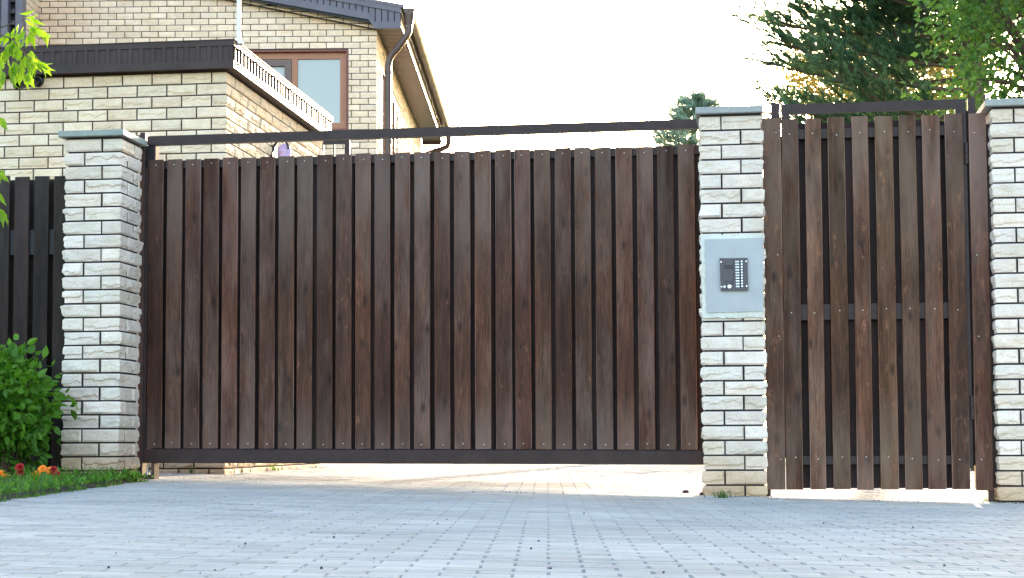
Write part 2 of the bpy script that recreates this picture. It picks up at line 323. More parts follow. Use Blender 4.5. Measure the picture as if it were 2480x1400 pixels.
# ------------------------------------------------------------------ bricks
def lin(a, b, n, edge):
    if b-a < edge*2.5: return [a, b]
    return [a, a+edge]+[a+edge+(b-a-2*edge)*k/(n) for k in range(1, n)]+[b-edge, b]
def rock(mb, T, x0, x1, y0, y1, z0, z1, faces, nu=10, nz=4, amp=.010, edge=.010, col=(1, 1, 1), seed=0., matid=0):
    """rock-faced brick; local frame x (right) y (depth, outward = -y) z; faces: subset of 'F','R','B','L' that are exposed"""
    nx = max(2, int(nu*(x1-x0)/.25)); ny = max(2, int(nu*(y1-y0)/.25))
    xs = lin(x0, x1, nx, edge); ys = lin(y0, y1, ny, edge); zs = lin(z0, z1, nz, edge)
    def sm(t): t = max(0, min(1, t)); return t*t*(3-2*t)
    H = z1-z0; ka = random.uniform(.55, 1.35); kx = random.gauss(0, .45); kz = random.gauss(0, .35); kc = random.uniform(.12, .62); kd = random.choice((0, .5, .9, .9, 1.2))
    def disp(x, y, z):
        v = Vector((x, y, z)); dz = sm(min(z-z0, z1-z)/edge*.9)
        ex = Vector((0, 0, 0))
        for fc in faces:
            on = {'F': y == y0, 'B': y == y1, 'L': x == x0, 'R': x == x1}[fc]
            if not on: continue
            if fc in 'FB':
                t = x; dl = 1 if 'L' in faces else sm((x-x0)/edge); dr = 1 if 'R' in faces else sm((x1-x)/edge)
            else:
                t = y; dl = 1 if 'F' in faces else sm((y-y0)/edge); dr = 1 if 'B' in faces else sm((y1-y)/edge)
            wgt = dz*min(dl, dr)
            q = Vector((x*11+seed*3.1, y*11+seed, z*16+seed*1.7))
            nn = noise.noise(q)*.6+noise.noise(q*2.7)*.35
            cr = z0+H*(kc+.34*noise.noise(Vector((t*13+seed*7, seed*2.3, 0))))
            uu = ((x-x0)/(x1-x0) if fc in 'FB' else (y-y0)/(y1-y0))-.5
            a = amp*ka*(.8+.75*nn+kx*uu+kz*((z-z0)/H-.5))-(amp*kd*.75 if z < cr else 0)
            ex += {'F': Vector((0, -1, 0)), 'B': Vector((0, 1, 0)), 'L': Vector((-1, 0, 0)), 'R': Vector((1, 0, 0))}[fc]*a*wgt
        return T(*(v+ex))
    def grid(us, ws, fn, flip):
        vs = [fn(u, w_) for w_ in ws for u in us]; n = len(us)
        fs = []
        for j in range(len(ws)-1):
            for i in range(n-1):
                q = (j*n+i, j*n+i+1, (j+1)*n+i+1, (j+1)*n+i); fs.append(q[::-1] if flip else q)
        mb.add([disp(*p) for p in vs], fs, matid, col)
    if 'F' in faces: grid(xs, zs, lambda u, w_: (u, y0, w_), False)
    if 'B' in faces: grid(xs, zs, lambda u, w_: (u, y1, w_), True)
    if 'L' in faces: grid(ys, zs, lambda u, w_: (x0, u, w_), True)
    if 'R' in faces: grid(ys, zs, lambda u, w_: (x1, u, w_), False)
    # top and bottom, following the displaced rim
    for zz, flip in ((z1, False), (z0, True)):
        c = T((x0+x1)/2, (y0+y1)/2, zz)
        rim = [disp(x, y0, zz) for x in xs]+[disp(x1, y, zz) for y in ys[1:]]+[disp(x, y1, zz) for x in reversed(xs[:-1])]+[disp(x0, y, zz) for y in reversed(ys[1:-1])]
        nR = len(rim); fs = [(i, (i+1) % nR, nR) for i in range(nR)]
        mb.add(rim+[c], [f[::-1] if flip else f for f in fs], matid, col)
def bcol(s=.05, dirt=0.):
    t = random.gauss(1, s); c = (t*random.gauss(1, .012), t, t*random.gauss(1, .015))
    return tuple(c[k]*(1-dirt*(.28, .42, .58)[k]) for k in range(3))
PITCH = .0981
def pillar(name, label, x0, yf, ztop, first_full_left, cap_mat, cap_over, cap_h, plaster=None, w=.403):
    zb = gz(x0, yf)-.03
    t = thing(name, label, 'brick pillar', (x0+w/2, yf+w/2, gz(x0, yf)), None)
    mb = MB(); T = lambda x, y, z: Vector((x0+x, yf+y, z)); J = .011
    mb.box(.012, w-.012, .012, w-.012, zb, ztop-.001, T, 1)
    k = 0; z1 = ztop-.004
    while z1 > zb:
        z0 = z1-PITCH+.0125; full = (k % 2 == 0) == first_full_left; s = k*5.3+x0*9
        above = z0-gz(x0, yf); d = max(0, .95-above*3.0)+random.uniform(-.05, .08) if above < .33 else random.uniform(0, .04)
        if k == 0: d = .18
        d = max(0, d); a = .260; h_ = w-a-J
        B = [(0, a, 0, h_, 'FL'), (a+J, w, 0, a, 'FR'), (h_+J, w, a+J, w, 'RB'), (0, h_, h_+J, w, 'BL')] if full else \
            [(0, h_, 0, a, 'FL'), (h_+J, w, 0, h_, 'FR'), (a+J, w, h_+J, w, 'RB'), (0, a, a+J, w, 'BL')]
        for i, (bx0, bx1, by0, by1, fc) in enumerate(B):
            jx = random.uniform(-.002, .002); jz = random.uniform(-.001, .001)
            rock(mb, T, bx0+jx, bx1+jx, by0+jx*.5, by1+jx*.5, max(z0, zb)+jz, z1+jz, fc, 12, 6, .0135, .011, bcol(.06, d), s+i*2.7)
        z1 -= PITCH; k += 1
    mb.build('brickwork', [M['brick'], M['mortar']], t)
    cb = MB(); l_, r_, f_, b_ = cap_over
    cb.cbox(-l_, w+r_, -f_, w+b_, ztop+.012, ztop+.012+cap_h, .004, T)
    # shallow hipped top
    zt = ztop+.012+cap_h; vs = [T(-l_+.006, -f_+.006, zt-.001), T(w+r_-.006, -f_+.006, zt-.001), T(w+r_-.006, w+b_-.006, zt-.001), T(-l_+.006, w+b_-.006, zt-.001), T(w/2, w/2, zt+.010)]
    cb.add(vs, [(0, 1, 4), (1, 2, 4), (2, 3, 4), (3, 0, 4)])
    cb.build('cap', cap_mat, t)
    nb = MB(); nb.box(.002, w-.002, .002, w-.002, ztop-.003, ztop+.0125, T); nb.build('mortar_bed', M['mortar'], t)
    return t
zl = PY(200, 368.6, 11.72).z+PITCH-.004
lx = PY(157, 700, 11.72).x
pillar('brick_pillar', 'pale brick pillar left of the wooden sliding gate, green-grey cap, shrub beside it', lx, 11.72, zl, True, M['cap'], (.045, .035, .05, .05), .042)
zm = PY(1775, 314, 11.52).z+PITCH-.004
mx = PY(1697, 700, 11.52).x+.009
MPIL = pillar('brick_pillar', 'pale brick pillar between sliding gate and wicket, carrying the intercom', mx, 11.52, zm, False, M['cap2'], (.030, .012, .045, .04), .044)
zr = PY(2440, 297, 11.5).z+PITCH-.004
rx = PY(2410, 700, 11.5).x+.004
pillar('brick_pillar', 'pale brick pillar right of the wicket, cut off by the right edge', rx, 11.5, zr, False, M['cap2'], (.045, .045, .04, .05), .044)

# ------------------------------------------------------------------ gate plane (slightly skewed)
GA = Vector((-4.30, 12.18, 0)); GB = Vector((-.26, 12.0, 0)); gd = (GB-GA).normalized(); gn = Vector((gd.y, -gd.x, 0))
if gn.y > 0: gn = -gn                                 # towards the camera
def GT(x, y, z): return GA+gd*x-gn*y+Vector((0, 0, z))     # local: x along, y = depth behind front face
def gpt(px, py, dep=0.): 
    p = hit(px, py, GA-gn*dep, gn); return (p-GA).dot(gd), p.z
def screw_mesh(T, x, y, z, r=.0052):
    mb = MB(); n = 8; rings = []
    for k, (rr, dy) in enumerate(((1, 0), (.85, -.0022), (.45, -.0036))):
        rings += [T(x+math.cos(2*math.pi*i/n)*r*rr, y+dy, z+math.sin(2*math.pi*i/n)*r*rr) for i in range(n)]
    rings.append(T(x, y-.004, z)); fs = []
    for k in range(2):
        for i in range(n): j = (i+1) % n; fs.append((k*n+i, k*n+j, (k+1)*n+j, (k+1)*n+i))
    fs += [(2*n+i, 2*n+(i+1) % n, 3*n) for i in range(n)]
    mb.add(rings, fs, 0, (1, 1, 1), True); return mb
_scr = {}
def screw(parent, T, x, y, z):
    p = T(x, y, z)
    if 's' not in _scr:
        o = screw_mesh(lambda a, b, c: Vector((a, b, c)), 0, 0, 0).build('screw', M['steel']); _scr['s'] = o.data
        o.parent = parent; o.location = p-parent.location
    else:
        o = bpy.data.objects.new('screw', _scr['s']); COL.objects.link(o); o.parent = parent; o.location = p-parent.location
def slat(mb, T, x0, x1, y0, y1, z0, z1, ch=.004, segs=7, warp=.0016, lean=0., col=(1, 1, 1)):
    "board with chamfered edges, slight warp along its length"
    s = random.uniform(0, 90); vs = []; n = 8
    for k in range(segs+1):
        t = k/segs; z = z0+(z1-z0)*t; dx = noise.noise(Vector((s, t*2.2, 0)))*warp*1.6+lean*(t-.5); dy = noise.noise(Vector((s, t*2, 7)))*warp; dw = noise.noise(Vector((s, t*3, 17)))*warp*.6
        a, b_ = x0+dx-dw, x1+dx+dw; c, d = y0+dy, y1+dy
        e = random.uniform(-.0015, .0015) if k in (0, segs) else 0
        vs += [T(a+ch, c, z+e), T(b_-ch, c, z-e), T(b_, c+ch, z), T(b_, d, z), T((a+b_)/2+.001, d, z), T((a+b_)/2-.001, d, z), T(a, d, z), T(a, c+ch, z)]
    fs = [tuple(reversed(range(n))), tuple(range(segs*n, segs*n+n))]
    for k in range(segs):
        for i in range(n): j = (i+1) % n; fs.append((k*n+i, k*n+j, (k+1)*n+j, (k+1)*n+i))
    mb.add(vs, fs, 0, col)
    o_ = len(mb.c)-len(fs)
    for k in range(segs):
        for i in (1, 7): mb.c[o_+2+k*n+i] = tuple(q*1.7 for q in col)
def wcol(s=.16):
    t = max(.62, random.gauss(1, s)); t *= .88; return (t*random.gauss(1.05, .035), t*random.gauss(.945, .018), t*random.gauss(.86, .03))

SL = [357, 402, 447, 492, 537, 582, 628, 674, 719, 767, 813, 860, 907, 955, 1003, 1052, 1100, 1150, 1200, 1247, 1295, 1345, 1393, 1443, 1493, 1545, 1595, 1645]
gate = thing('sliding_gate', 'wide dark brown wooden sliding gate of vertical slats on a steel bottom rail', 'gate', GT(2.0, .05, gz(-2.3, 12.1)))
mb = MB()
def topy(px): return 388+(px-357)*(350-388)/(1690-357)
slx = []
for i, px in enumerate(SL):
    x0, _ = gpt(px, 700); wd = .1135+random.uniform(-.002, .003)
    _, zt = gpt(px+19, topy(px+19)); _, z0 = gpt(px+19, 1086+(px-357)*.0025)
    zt += random.uniform(-.004, .005); slx.append((x0, x0+wd, z0, zt))
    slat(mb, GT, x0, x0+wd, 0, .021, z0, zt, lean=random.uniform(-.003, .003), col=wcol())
# one more slat hidden behind the pillar
mb.build('front_slats', M['wood'], gate)
x_a = slx[0][0]-.032; x_b = slx[-1][1]+.16
_, zrt = gpt(1000, 1088.5); _, zrb = gpt(1000, 1122)
def raily(x, base): return base+(x-2.0)*(.000)
mb = MB(); p0 = gpt(345, 1121)[1]; p1 = gpt(1697, 1125.5)[1]; q0 = gpt(345, 1087.5)[1]; q1 = gpt(1697, 1091)[1]
def GTs(x, y, z):     # z 0..1 between bottom and top line of the rail
    t = (x-x_a)/(gpt(1697, 1100)[0]-x_a); lo = p0+(p1-p0)*t; hi = q0+(q1-q0)*t; return GT(x, y, lo+(hi-lo)*z)
mb.extrude([(-.006, .0), (-.012, .06), (-.012, .93), (-.008, 1.), (.055, 1.), (.055, 0.)], lambda p, q, t: GTs(t, p, q), x_a, x_b)
mb.build('bottom_rail', M['rail'], gate)
mb = MB()
def TOPZ(x): 
    a = gpt(365, 388); b_ = gpt(1680, 350); return a[1]+(b_[1]-a[1])*(x-a[0])/(b_[0]-a[0])
mb.extrude([(.0225, -.062), (.0225, -.005), (.058, -.005), (.058, -.062)], lambda p, q, t: GT(t, p, TOPZ(t)+q), x_a, x_b)
mb.build('top_rail', M['metal'], gate)
mb = MB()
mb.box(x_a, x_a+.030, -.004, .056, q0+.001, TOPZ(x_a)-.063, GT)
mb.build('side_stile', M['metal'], gate); mb = MB(); mb.box(x_b-.04, x_b, .0225, .056, q1+.001, TOPZ(x_b)-.063, GT); mb.build('side_stile', M['metal'], gate)
mb = MB(); x = x_a+.035; kk = 0
while x < x_b-.1:
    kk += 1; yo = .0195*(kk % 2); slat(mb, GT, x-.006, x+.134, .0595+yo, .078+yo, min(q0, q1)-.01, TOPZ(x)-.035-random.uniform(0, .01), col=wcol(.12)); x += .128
mb.build('rear_boards', M['bwood'], gate)
for (x0, x1, z0, z1) in slx:
    screw(gate, GT, (x0+x1)/2+random.uniform(-.006, .006), -.0005, z1-.040+random.uniform(-.006, .006))
    screw(gate, GT, (x0+x1)/2+random.uniform(-.008, .008), -.0005, z0+.035+random.uniform(-.006, .006))
# overhead beam with its post
bt = thing('overhead_beam', 'thin dark steel beam running above the sliding gate between two pillars', 'steel beam', GT(-.05, .05, gz(-4.3, 12.2)))
mb = MB(); a0 = gpt(357, 330, -.0); a1 = gpt(357, 351.5); b0 = gpt(1690, 288); b1 = gpt(1690, 309.5)
def BZ(x, lo): 
    A, B_ = (a1, b1) if lo else (a0, b0); return A[1]+(B_[1]-A[1])*(x-A[0])/(B_[0]-A[0])
vs = [GT(x, y, BZ(x, lo)) for x in (a0[0]-.0, b0[0]+.12) for y in (0., .06) for lo in (1, 0)]
mb.add(vs, [(0, 4, 5, 1), (2, 3, 7, 6), (1, 5, 7, 3), (0, 2, 6, 4), (0, 1, 3, 2), (4, 6, 7, 5)]); mb.build('beam', M['metal'], bt)
mb = MB(); xa, _ = gpt(338, 700); xb, _ = gpt(350.5, 700); zt = gpt(345, 322)[1]
mb.cbox(xa, xb, -.02, .07, gz(-4.4, 12.1)-.02, zt, .003, GT); mb.build('post', M['metal'], bt)
mb = MB(); mb.box(xa-.10, xa-.002, .04, .046, zt-.10, zt-.008, GT); mb.build('end_plate', M['rust'], bt)
mb = MB(); xc, _ = gpt(374, 370); z0 = gpt(365, 389)[1]-.03
mb.box(xb+.001, xc, .02, .075, z0, BZ(0, 1)-.001, GT)
mb.box(xc+.001, xc+.010, .0, .07, z0, BZ(0, 1)-.001, GT, 1); mb.build('roller_bracket', [M['black'], M['rust']], bt)
# gate catcher on the ground
gx = gpt(355, 1160)[0]; g0 = gz(-4.3, 12.1)
ct = thing('gate_catcher', 'small steel floor catcher with bolt at the gate foot beside the left pillar', 'gate hardware', GT(gx, .03, g0))
mb = MB(); mb.box(gx-.055, gx+.04, -.03, .075, g0-.008, g0+.020, GT); mb.box(gx-.055, gx+.045, -.035, .08, g0+.0205, g0+.030, GT); mb.build('channel', M['rust'], ct)
mb = MB(); mb.tube([GT(gx, .01, g0+.03), GT(gx, .01, g0+.085)], .008, 8); mb.tube([GT(gx, .01, g0+.031), GT(gx, .01, g0+.045)], .017, 6); mb.build('bolt', M['galv'], ct)
mb = MB(); mb.box(gx+.048, gx+.070, -.03, .06, g0-.008, g0+.115, GT); mb.build('side_plate', M['rust'], ct)

# ------------------------------------------------------------------ wicket
YW = 11.60
def WT(x, y, z): return Vector((x, YW+y, z))
def wp(px, py, dep=0.): p = PY(px, py, YW+dep); return p.x, p.z
WSL = [(1892, 1933), (1949, 1987), (2004, 2045), (2062, 2101), (2118, 2161), (2176, 2217), (2232, 2275), (2288, 2331)]
wk = thing('wicket_gate', 'narrow brown slatted wicket door between the middle and right pillars', 'wicket gate', (wp(2100, 700)[0], YW+.04, gz(1, YW)))
def wtop(px): return 288+(px-1892)*(276-288)/(2331-1892)
mb = MB(); ws = []
for (a, b_) in WSL:
    xa, _ = wp(a, 290); xb, _ = wp(b_, 290); _, zt = wp((a+b_)/2, wtop((a+b_)/2)); _, zb = wp((a+b_)/2+8, 1185.5)
    zt += random.uniform(-.004, .004); zb += random.uniform(-.003, .003); ws.append((xa, xb, zb, zt))
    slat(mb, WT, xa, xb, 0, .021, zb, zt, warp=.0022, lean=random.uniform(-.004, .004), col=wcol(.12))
mb.build('front_slats', M['wood2'], wk)
wx0 = ws[0][0]+.0; wx1 = ws[-1][1]
fx0 = wp(1893, 270)[0]; fx0b = wp(1912, 270)[0]; fx1 = wp(2340, 265)[0]; fx1b = wp(2314, 265)[0]
zt = wp(2100, 247)[1]; ztb = wp(2100, 270)[1]; ztL = wp(1895, 253)[1]
mb = MB()   # tubular frame, the top edge rises very slightly to the right
def FZ(x, hi): 
    zl0 = wp(1893, 254 if hi else 277, .03)[1]; zr0 = wp(2335, 240 if hi else 262, .03)[1]; return zl0+(zr0-zl0)*(x-fx0)/(fx1-fx0)
vs = [WT(x, y, FZ(x, h)) for x in (fx0, fx1) for y in (.0225, .0625) for h in (0, 1)]
mb.add(vs, [(0, 4, 5, 1), (2, 3, 7, 6), (1, 5, 7, 3), (0, 2, 6, 4), (0, 1, 3, 2), (4, 6, 7, 5)])
zbot = wp(2100, 1135)[1]
mb.box(fx0, fx0b, .0225, .0625, zbot, FZ(fx0, 0)-.0005, WT); mb.box(fx1b, fx1, .0225, .0625, zbot, FZ(fx1, 0)-.0005, WT)
mb.build('frame', M['metal'], wk)
for (ya, yb) in ((309, 333), (735, 774), (1104, 1125)):
    mb = MB(); z0 = wp(2100, yb, .03)[1]; z1 = wp(2100, ya, .03)[1]; mb.cbox(fx0b+.001, fx1b-.001, .0225, .0560, z0, z1, .002, WT); mb.build('cross_rail', M['metal'], wk)
mb = MB(); x = fx0b+.008; kk = 0
while x < fx1b-.02:
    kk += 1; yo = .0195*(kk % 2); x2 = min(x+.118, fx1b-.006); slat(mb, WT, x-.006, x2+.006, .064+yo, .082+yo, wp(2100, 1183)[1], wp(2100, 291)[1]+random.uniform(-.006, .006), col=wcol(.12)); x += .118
mb.build('rear_boards', M['bwood'], wk)
for i, (a, b_, z0, z1) in enumerate(ws):
    for yy in (322, 752, 1111): 
        screw(wk, WT, (a+b_)/2+random.uniform(-.01, .01), -.0005, wp(2100, yy+random.uniform(-4, 5))[1])
for (px, ya, yb) in ((2341, 345, 397), (2355, 958, 1016)):
    xh, z1 = wp(px, ya); _, z0 = wp(px, yb); mb = MB(); mb.tube([(xh, YW+.012, z0), (xh, YW+.012, (z0+z1)/2-.002)], .013, 10); mb.tube([(xh, YW+.012, (z0+z1)/2+.002), (xh, YW+.012, z1)], .013, 10); mb.build('hinge', M['metal'], wk)
# fixed jambs either side, each a steel post with one board screwed on
def jamb(label, sx0, sx1, sytop, px0, px1, pytop, ybot=1186, fa=0, fb=0):
    xa = wp(sx0, sytop)[0]; xb = wp(sx1, sytop)[0]; t = thing('gate_jamb', label, 'gate post', ((xa+xb)/2, YW+.04, gz(xa, YW)))
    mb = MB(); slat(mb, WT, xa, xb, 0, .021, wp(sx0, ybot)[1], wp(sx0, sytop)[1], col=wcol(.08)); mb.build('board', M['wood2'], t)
    mb = MB(); pa = wp(px0, pytop, .04)[0]; pb = wp(px1, pytop, .04)[0]; mb.cbox(pa, pb, .0225, .0825, wp(sx0, ybot-4)[1], wp(px0, pytop, .04)[1], .003, WT); mb.build('post', M['metal'], t)
    fa_, fb_ = wp(fa, 1190)[0], wp(fb, 1190)[0]; mb = MB(); mb.cbox(fa_, fb_, .026, .075, gz(fa_, YW)-.02, wp(sx0, ybot-4)[1]-.001, .003, WT); mb.build('foot', M['rust'], t)
    if sx0 < 2000:
        mb = MB(); mb.box(pb-.012, pb+.022, .084, .088, wp(sx0, 1110)[1], wp(sx0, 383)[1]+.16, WT); mb.build('light_stop_strip', M['metal'], t)  # strip added behind the gap to block sun leaking past the door
    else:
        mb = MB(); mb.box(pa-.022, pa+.012, .084, .088, wp(sx0, 1128)[1], wp(sx0, 262)[1], WT); mb.build('light_stop_strip', M['metal'], t)  # added to close the hinge-side gap against sunlight
        mb = MB(); mb.box(pb+.001, wp(2400, 700)[0]+.03, .030, .034, wp(sx0, 1183)[1], wp(sx0, 300)[1], WT); mb.build('light_stop_strip', M['metal'], t)  # filler added to stop a streak of sun beside the pillar
    for yy in (322, 618, 815, 1113): screw(t, WT, xb-.03 if sx0 < 2000 else xa+.035, -.0005, wp(sx0, yy)[1])
jamb('steel post with a brown board, left of the wicket beside the intercom pillar', 1846, 1890, 287, 1867, 1887.5, 252, 1186, 1855, 1867)
jamb('steel hinge post with a brown board, right of the wicket door', 2345.5, 2387, 275, 2343, 2361, 238, 1188, 2396, 2410)

# ------------------------------------------------------------------ intercom
YI = 11.52-.014
def IT(px, py, d=0.): return PY(px, py, YI-d)
it = thing('door_intercom', 'dark intercom panel with ten white buttons on a pale blue plate', 'intercom', IT(1778, 665)+Vector((0, 0, 0)))
# rough render patch belongs to the pillar
pb = MB(); pts = []; per = []
cor = [(1696, 568), (1847, 566), (1848, 770), (1700, 772)]
for k in range(4):
    a, b_ = cor[k], cor[(k+1) % 4]; nseg = 26
    for i in range(nseg):
        t = i/nseg; x = a[0]+(b_[0]-a[0])*t; y = a[1]+(b_[1]-a[1])*t; q = noise.noise(Vector((x*.09, y*.09, 3)))*4.0+noise.noise(Vector((x*.3, y*.3, 1)))*2.
        per.append((x+q*(1 if k in (1, 3) else .2), y+q*(1 if k in (0, 2) else .2)))
nP = len(per); front = [IT(x+(1772-x)*.02, y+(668-y)*.02, .006+.004*noise.noise(Vector((x*.2, y*.2, 5)))) for x, y in per]; back = [IT(x, y, -.016) for x, y in per]
inner = [IT(x+(1775-x)*.16, y+(668-y)*.16, .006+.005*noise.noise(Vector((x*.2, y*.2, 9)))) for x, y in per]; cc = IT(1775, 668, .004)
fs = []
for i in range(nP):
    j = (i+1) % nP; fs += [(i, j, nP+j, nP+i), (nP+i, nP+j, 2*nP+j, 2*nP+i), (2*nP+i, 2*nP+j, 3*nP)]
pb.add(back+front+inner+[cc], [f[::-1] for f in fs]); pb.build('plaster_patch', M['plaster'], MPIL)
mb = MB()
def slab(mb, corners, d0, d1, mat_=0):
    vs = [IT(x, y, d0) for x, y in corners]+[IT(x, y, d1) for x, y in corners]; n = len(corners)
    mb.add(vs, [tuple(range(n, 2*n))[::-1]]+[(i, (i+1) % n, n+(i+1) % n, n+i)[::-1] for i in range(n)], mat_)
slab(mb, [(1707, 580), (1847.5, 575.5), (1848.5, 753.5), (1712, 757.5)], .000, .0145); mb.build('mounting_plate', M['plate'], it)
def zi(x, y): return (1720+x/11.667, 600+y/11.667)
mb = MB(); slab(mb, [zi(270, 292), zi(430, 296), zi(1050, 285), zi(1072, 1205), zi(300, 1215)], .0147, .034)
mb.build('housing', M['plastic'], it)
def disc(name, cx_, cy_, r_, d0, d1, m_, n=14, ring=None):
    mb = MB(); vs = []
    for d, k in ((d0, 1), (d1, 1), (d1+.0006, .8)):
        vs += [IT(*zi(cx_+math.cos(2*math.pi*i/n)*r_*k, cy_+math.sin(2*math.pi*i/n)*r_*k), d) for i in range(n)]
    fs = [(k*n+i, k*n+(i+1) % n, (k+1)*n+(i+1) % n, (k+1)*n+i) for k in (0, 1) for i in range(n)]+[tuple(range(2*n, 3*n))]
    mb.add(vs, fs); return mb.build(name, m_, it)
mb = MB()
for yy in (502, 535, 566, 598): slab(mb, [zi(385, yy-9), zi(655, yy-13), zi(655, yy+5), zi(385, yy+9)], .0342, .0346)
mb.build('speaker_grille', M['black'], it)
mb = MB(); slab(mb, [zi(640, 330), zi(656, 330), zi(664, 1000), zi(648, 1000)], .0342, .0345); slab(mb, [zi(400, 948), zi(645, 942), zi(645, 962), zi(400, 970)], .0342, .0345)
slab(mb, [zi(662, 990), zi(662, 1014), zi(530, 1040), zi(480, 1100), zi(462, 1180), zi(340, 1196), zi(340, 1182), zi(445, 1170), zi(462, 1080), zi(520, 1018)], .0347, .0350)
mb.build('cover_groove', M['black'], it)
for r_ in range(10):
    yy = 388+r_*77.8; xo = r_*1.6
    mb = MB(); xs0, xs1 = 700+xo*1.4, 830+xo; slab(mb, [zi(xs0, yy-30), zi(930+xo, yy-34), zi(930+xo, yy+34), zi(xs0, yy+34)], .0342, .0345); slab(mb, [zi(xs0+4, yy-4), zi(xs0+12, yy-17), zi(xs1-18, yy-18), zi(xs1-12, yy+26), zi(xs0+12, yy+26)], .0347, .036, 1)
    if r_ < 6: slab(mb, [zi(xs0+52, yy-8), zi(xs0+66, yy-8), zi(xs0+66, yy+16), zi(xs0+52, yy+16)], .0361, .0364)
    mb.build('name_plate', [M['black'], M['white']], it)
    disc('call_button', 888+xo, yy-2, 30, .0346, .038, M['white'])
for (a, b_) in ((308, 403), (1015, 385), (322, 1103), (1030, 1085)): disc('screw', a, b_, 22, .0342, .036, M['steel'], 10)
disc('key_reader', 545, 1097, 56, .0342, .037, M['steel'], 18); disc('indicator', 405, 1102, 36, .0342, .036, M['galv'], 14)

# ------------------------------------------------------------------ garage
GX, GY = -4.262, 14.0
gar = thing('garage', 'pale brick garage with a brown corrugated metal roof edge behind the left pillar', 'garage', (GX-1.5, GY+1.7, gz(GX, GY)))
ztg = PY(549, 172, GY).z; zj = PY(549, 199.5, GY).z     # joint under the top course
mb = MB(); Lb, J = .249, .0115
GX0 = GX-4.2; GY1 = GY+3.36
TT = lambda x, y, z: Vector((x, y, z))
mb.box(GX0, GX-.006, GY+.006, GY1, -.1, ztg+.06, TT, 1)
_jx = [PY(p, 200+0, GY).x for p in (180,)]
k = 0; z1 = zj+PITCH-.0105
while z1 > -.02:
    z0 = z1-PITCH+.012; fine = z0 > 1.75 or z0 < .25; s = k*3.9; nu, nz = (9, 5) if fine else (3, 2)
    par = k % 2; dirt = .5*max(0, 1-(z0-gz(GX, GY))/.3) 
    # corner brick: stretcher on front when par==1
    cf = .12 if par == 0 else .25; cs = .25 if par == 0 else .12
    zz0 = z0; d = dirt+random.uniform(0, .05)
    rock(mb, TT, GX-cf, GX, GY, GY+cs, zz0, z1, 'FR', nu+3, nz, .011, .011, bcol(.04, d), s)
    x = GX-cf-J; i = 0
    while x > GX0:
        i += 1; rock(mb, TT, x-Lb, x, GY, GY+.1, zz0, z1, 'F', nu, nz, .010, .011, bcol(.045, dirt+random.uniform(0, .08)+(.10 if k == 0 else 0)), s+i*1.9); x -= Lb+J
    y = GY+cs+J
    while y < GY1-.02:
        i += 1; y2 = min(y+Lb, GY1); rock(mb, TT, GX-.1, GX, y, y2, zz0, z1, 'R', nu, nz, .012, .011, bcol(.05, dirt+random.uniform(0, .08)), s+i*2.3); y = y2+J
    z1 -= PITCH; k += 1
mb.build('brickwork', [M['gbrick'], M['gmortar']], gar)
# roof edge
oh = .095; fz = [PY(571, y, GY-oh).z for y in (94, 109.5, 145, 163.5)]     # trim top, trim bottom, corrugation bottom, lower trim bottom
FX = GX+oh; FY = GY-oh; FY1 = GY1+.10
def corr(mb, a, b_, fn, z0, z1, depth=.020, per=.098, mat_=0):
    t = a; pts = []
    while t < b_:
        for dt, dd in ((0, 0), (.034, 0), (.044, 1), (.074, 1), (.084, 0)):
            if t+dt*1.0 < b_: pts.append((t+dt, dd*depth))
        t += per
    pts.append((b_, 0)); n = len(pts)
    vs = [fn(t, d, z) for z in (z0, z1) for t, d in pts]; mb.add(vs, [(i, i+1, n+i+1, n+i) for i in range(n-1)], mat_)
mb = MB()
corr(mb, GX0, FX-.012, lambda t, d, z: Vector((t, FY+.012-d*.5, z)), fz[2]-.01, fz[1]+.01)
corr(mb, FY+.012, FY1, lambda t, d, z: Vector((FX-.006-.050+d*2.5, t, z)), fz[2]-.01, fz[1]+.01)
mb.build('corrugated_band', M['fascia'], gar)
def trim(name, z0, z1, thick, drop=0.):
    mb = MB(); mb.box(GX0, FX, FY, FY+thick, z0, z1); mb.box(FX-thick, FX, FY+thick, FY1, z0, z1); 
    if drop: mb.box(GX0, FX+.006, FY-.006, FY+.05, z1+.0005, z1+.008); mb.box(FX-.05, FX+.006, FY+.05, FY1, z1+.0005, z1+.008)
    return mb.build(name, M['fascia'], gar)
trim('top_trim', fz[1], fz[0]-.008, .004, 1); trim('bottom_trim', fz[3], fz[2], .0045)
mb = MB(); mb.box(GX0, FX-.006, FY+.006, GY-.001+.05, fz[3]+.004, fz[3]+.012); mb.box(GX-.02, FX-.006, GY+.051, FY1, fz[3]+.004, fz[3]+.012); mb.build('soffit', M['fascia'], gar)
mb = MB(); mb.box(GX0, FX-.06, FY+.06, FY1, fz[0]-.05, fz[0]-.02); mb.build('roof', M['fascia'], gar)
k = 0; y = FY+.06
for y_ in np.arange(FY+.16, FY1, .55):
    for zz in (fz[1]+.004, fz[2]-.008):
        mb = MB(); yy = y_+random.uniform(-.05, .05); mb.tube([(FX-.002, yy, zz), (FX+.008, yy, zz)], .008, 8); mb.build('rivet', M['black'], gar)
p = PY(578, 95, GY+.03); po = thing('antenna_mast', 'thin white metal mast standing on the garage roof corner', 'mast', (p.x, p.y, fz[0]-.02))
mb = MB(); mb.tube([(p.x, p.y, fz[0]-.02), (p.x-.004, p.y, fz[0]+2.4)], .0175, 12); mb.build('pole', M['galv'], po)
mb = MB(); mb.tube([(p.x, p.y, fz[0]-.019), (p.x, p.y, fz[0]+.004)], .04, 12); mb.build('foot', M['galv'], po)
a = PY(93, 196, GY-.02); b_ = PY(40, 207, GY-.30); dp = thing('drain_pipe', 'short black pipe stub sticking out under the garage roof edge', 'pipe', a)
mb = MB(); d = (b_-a); rr = .036
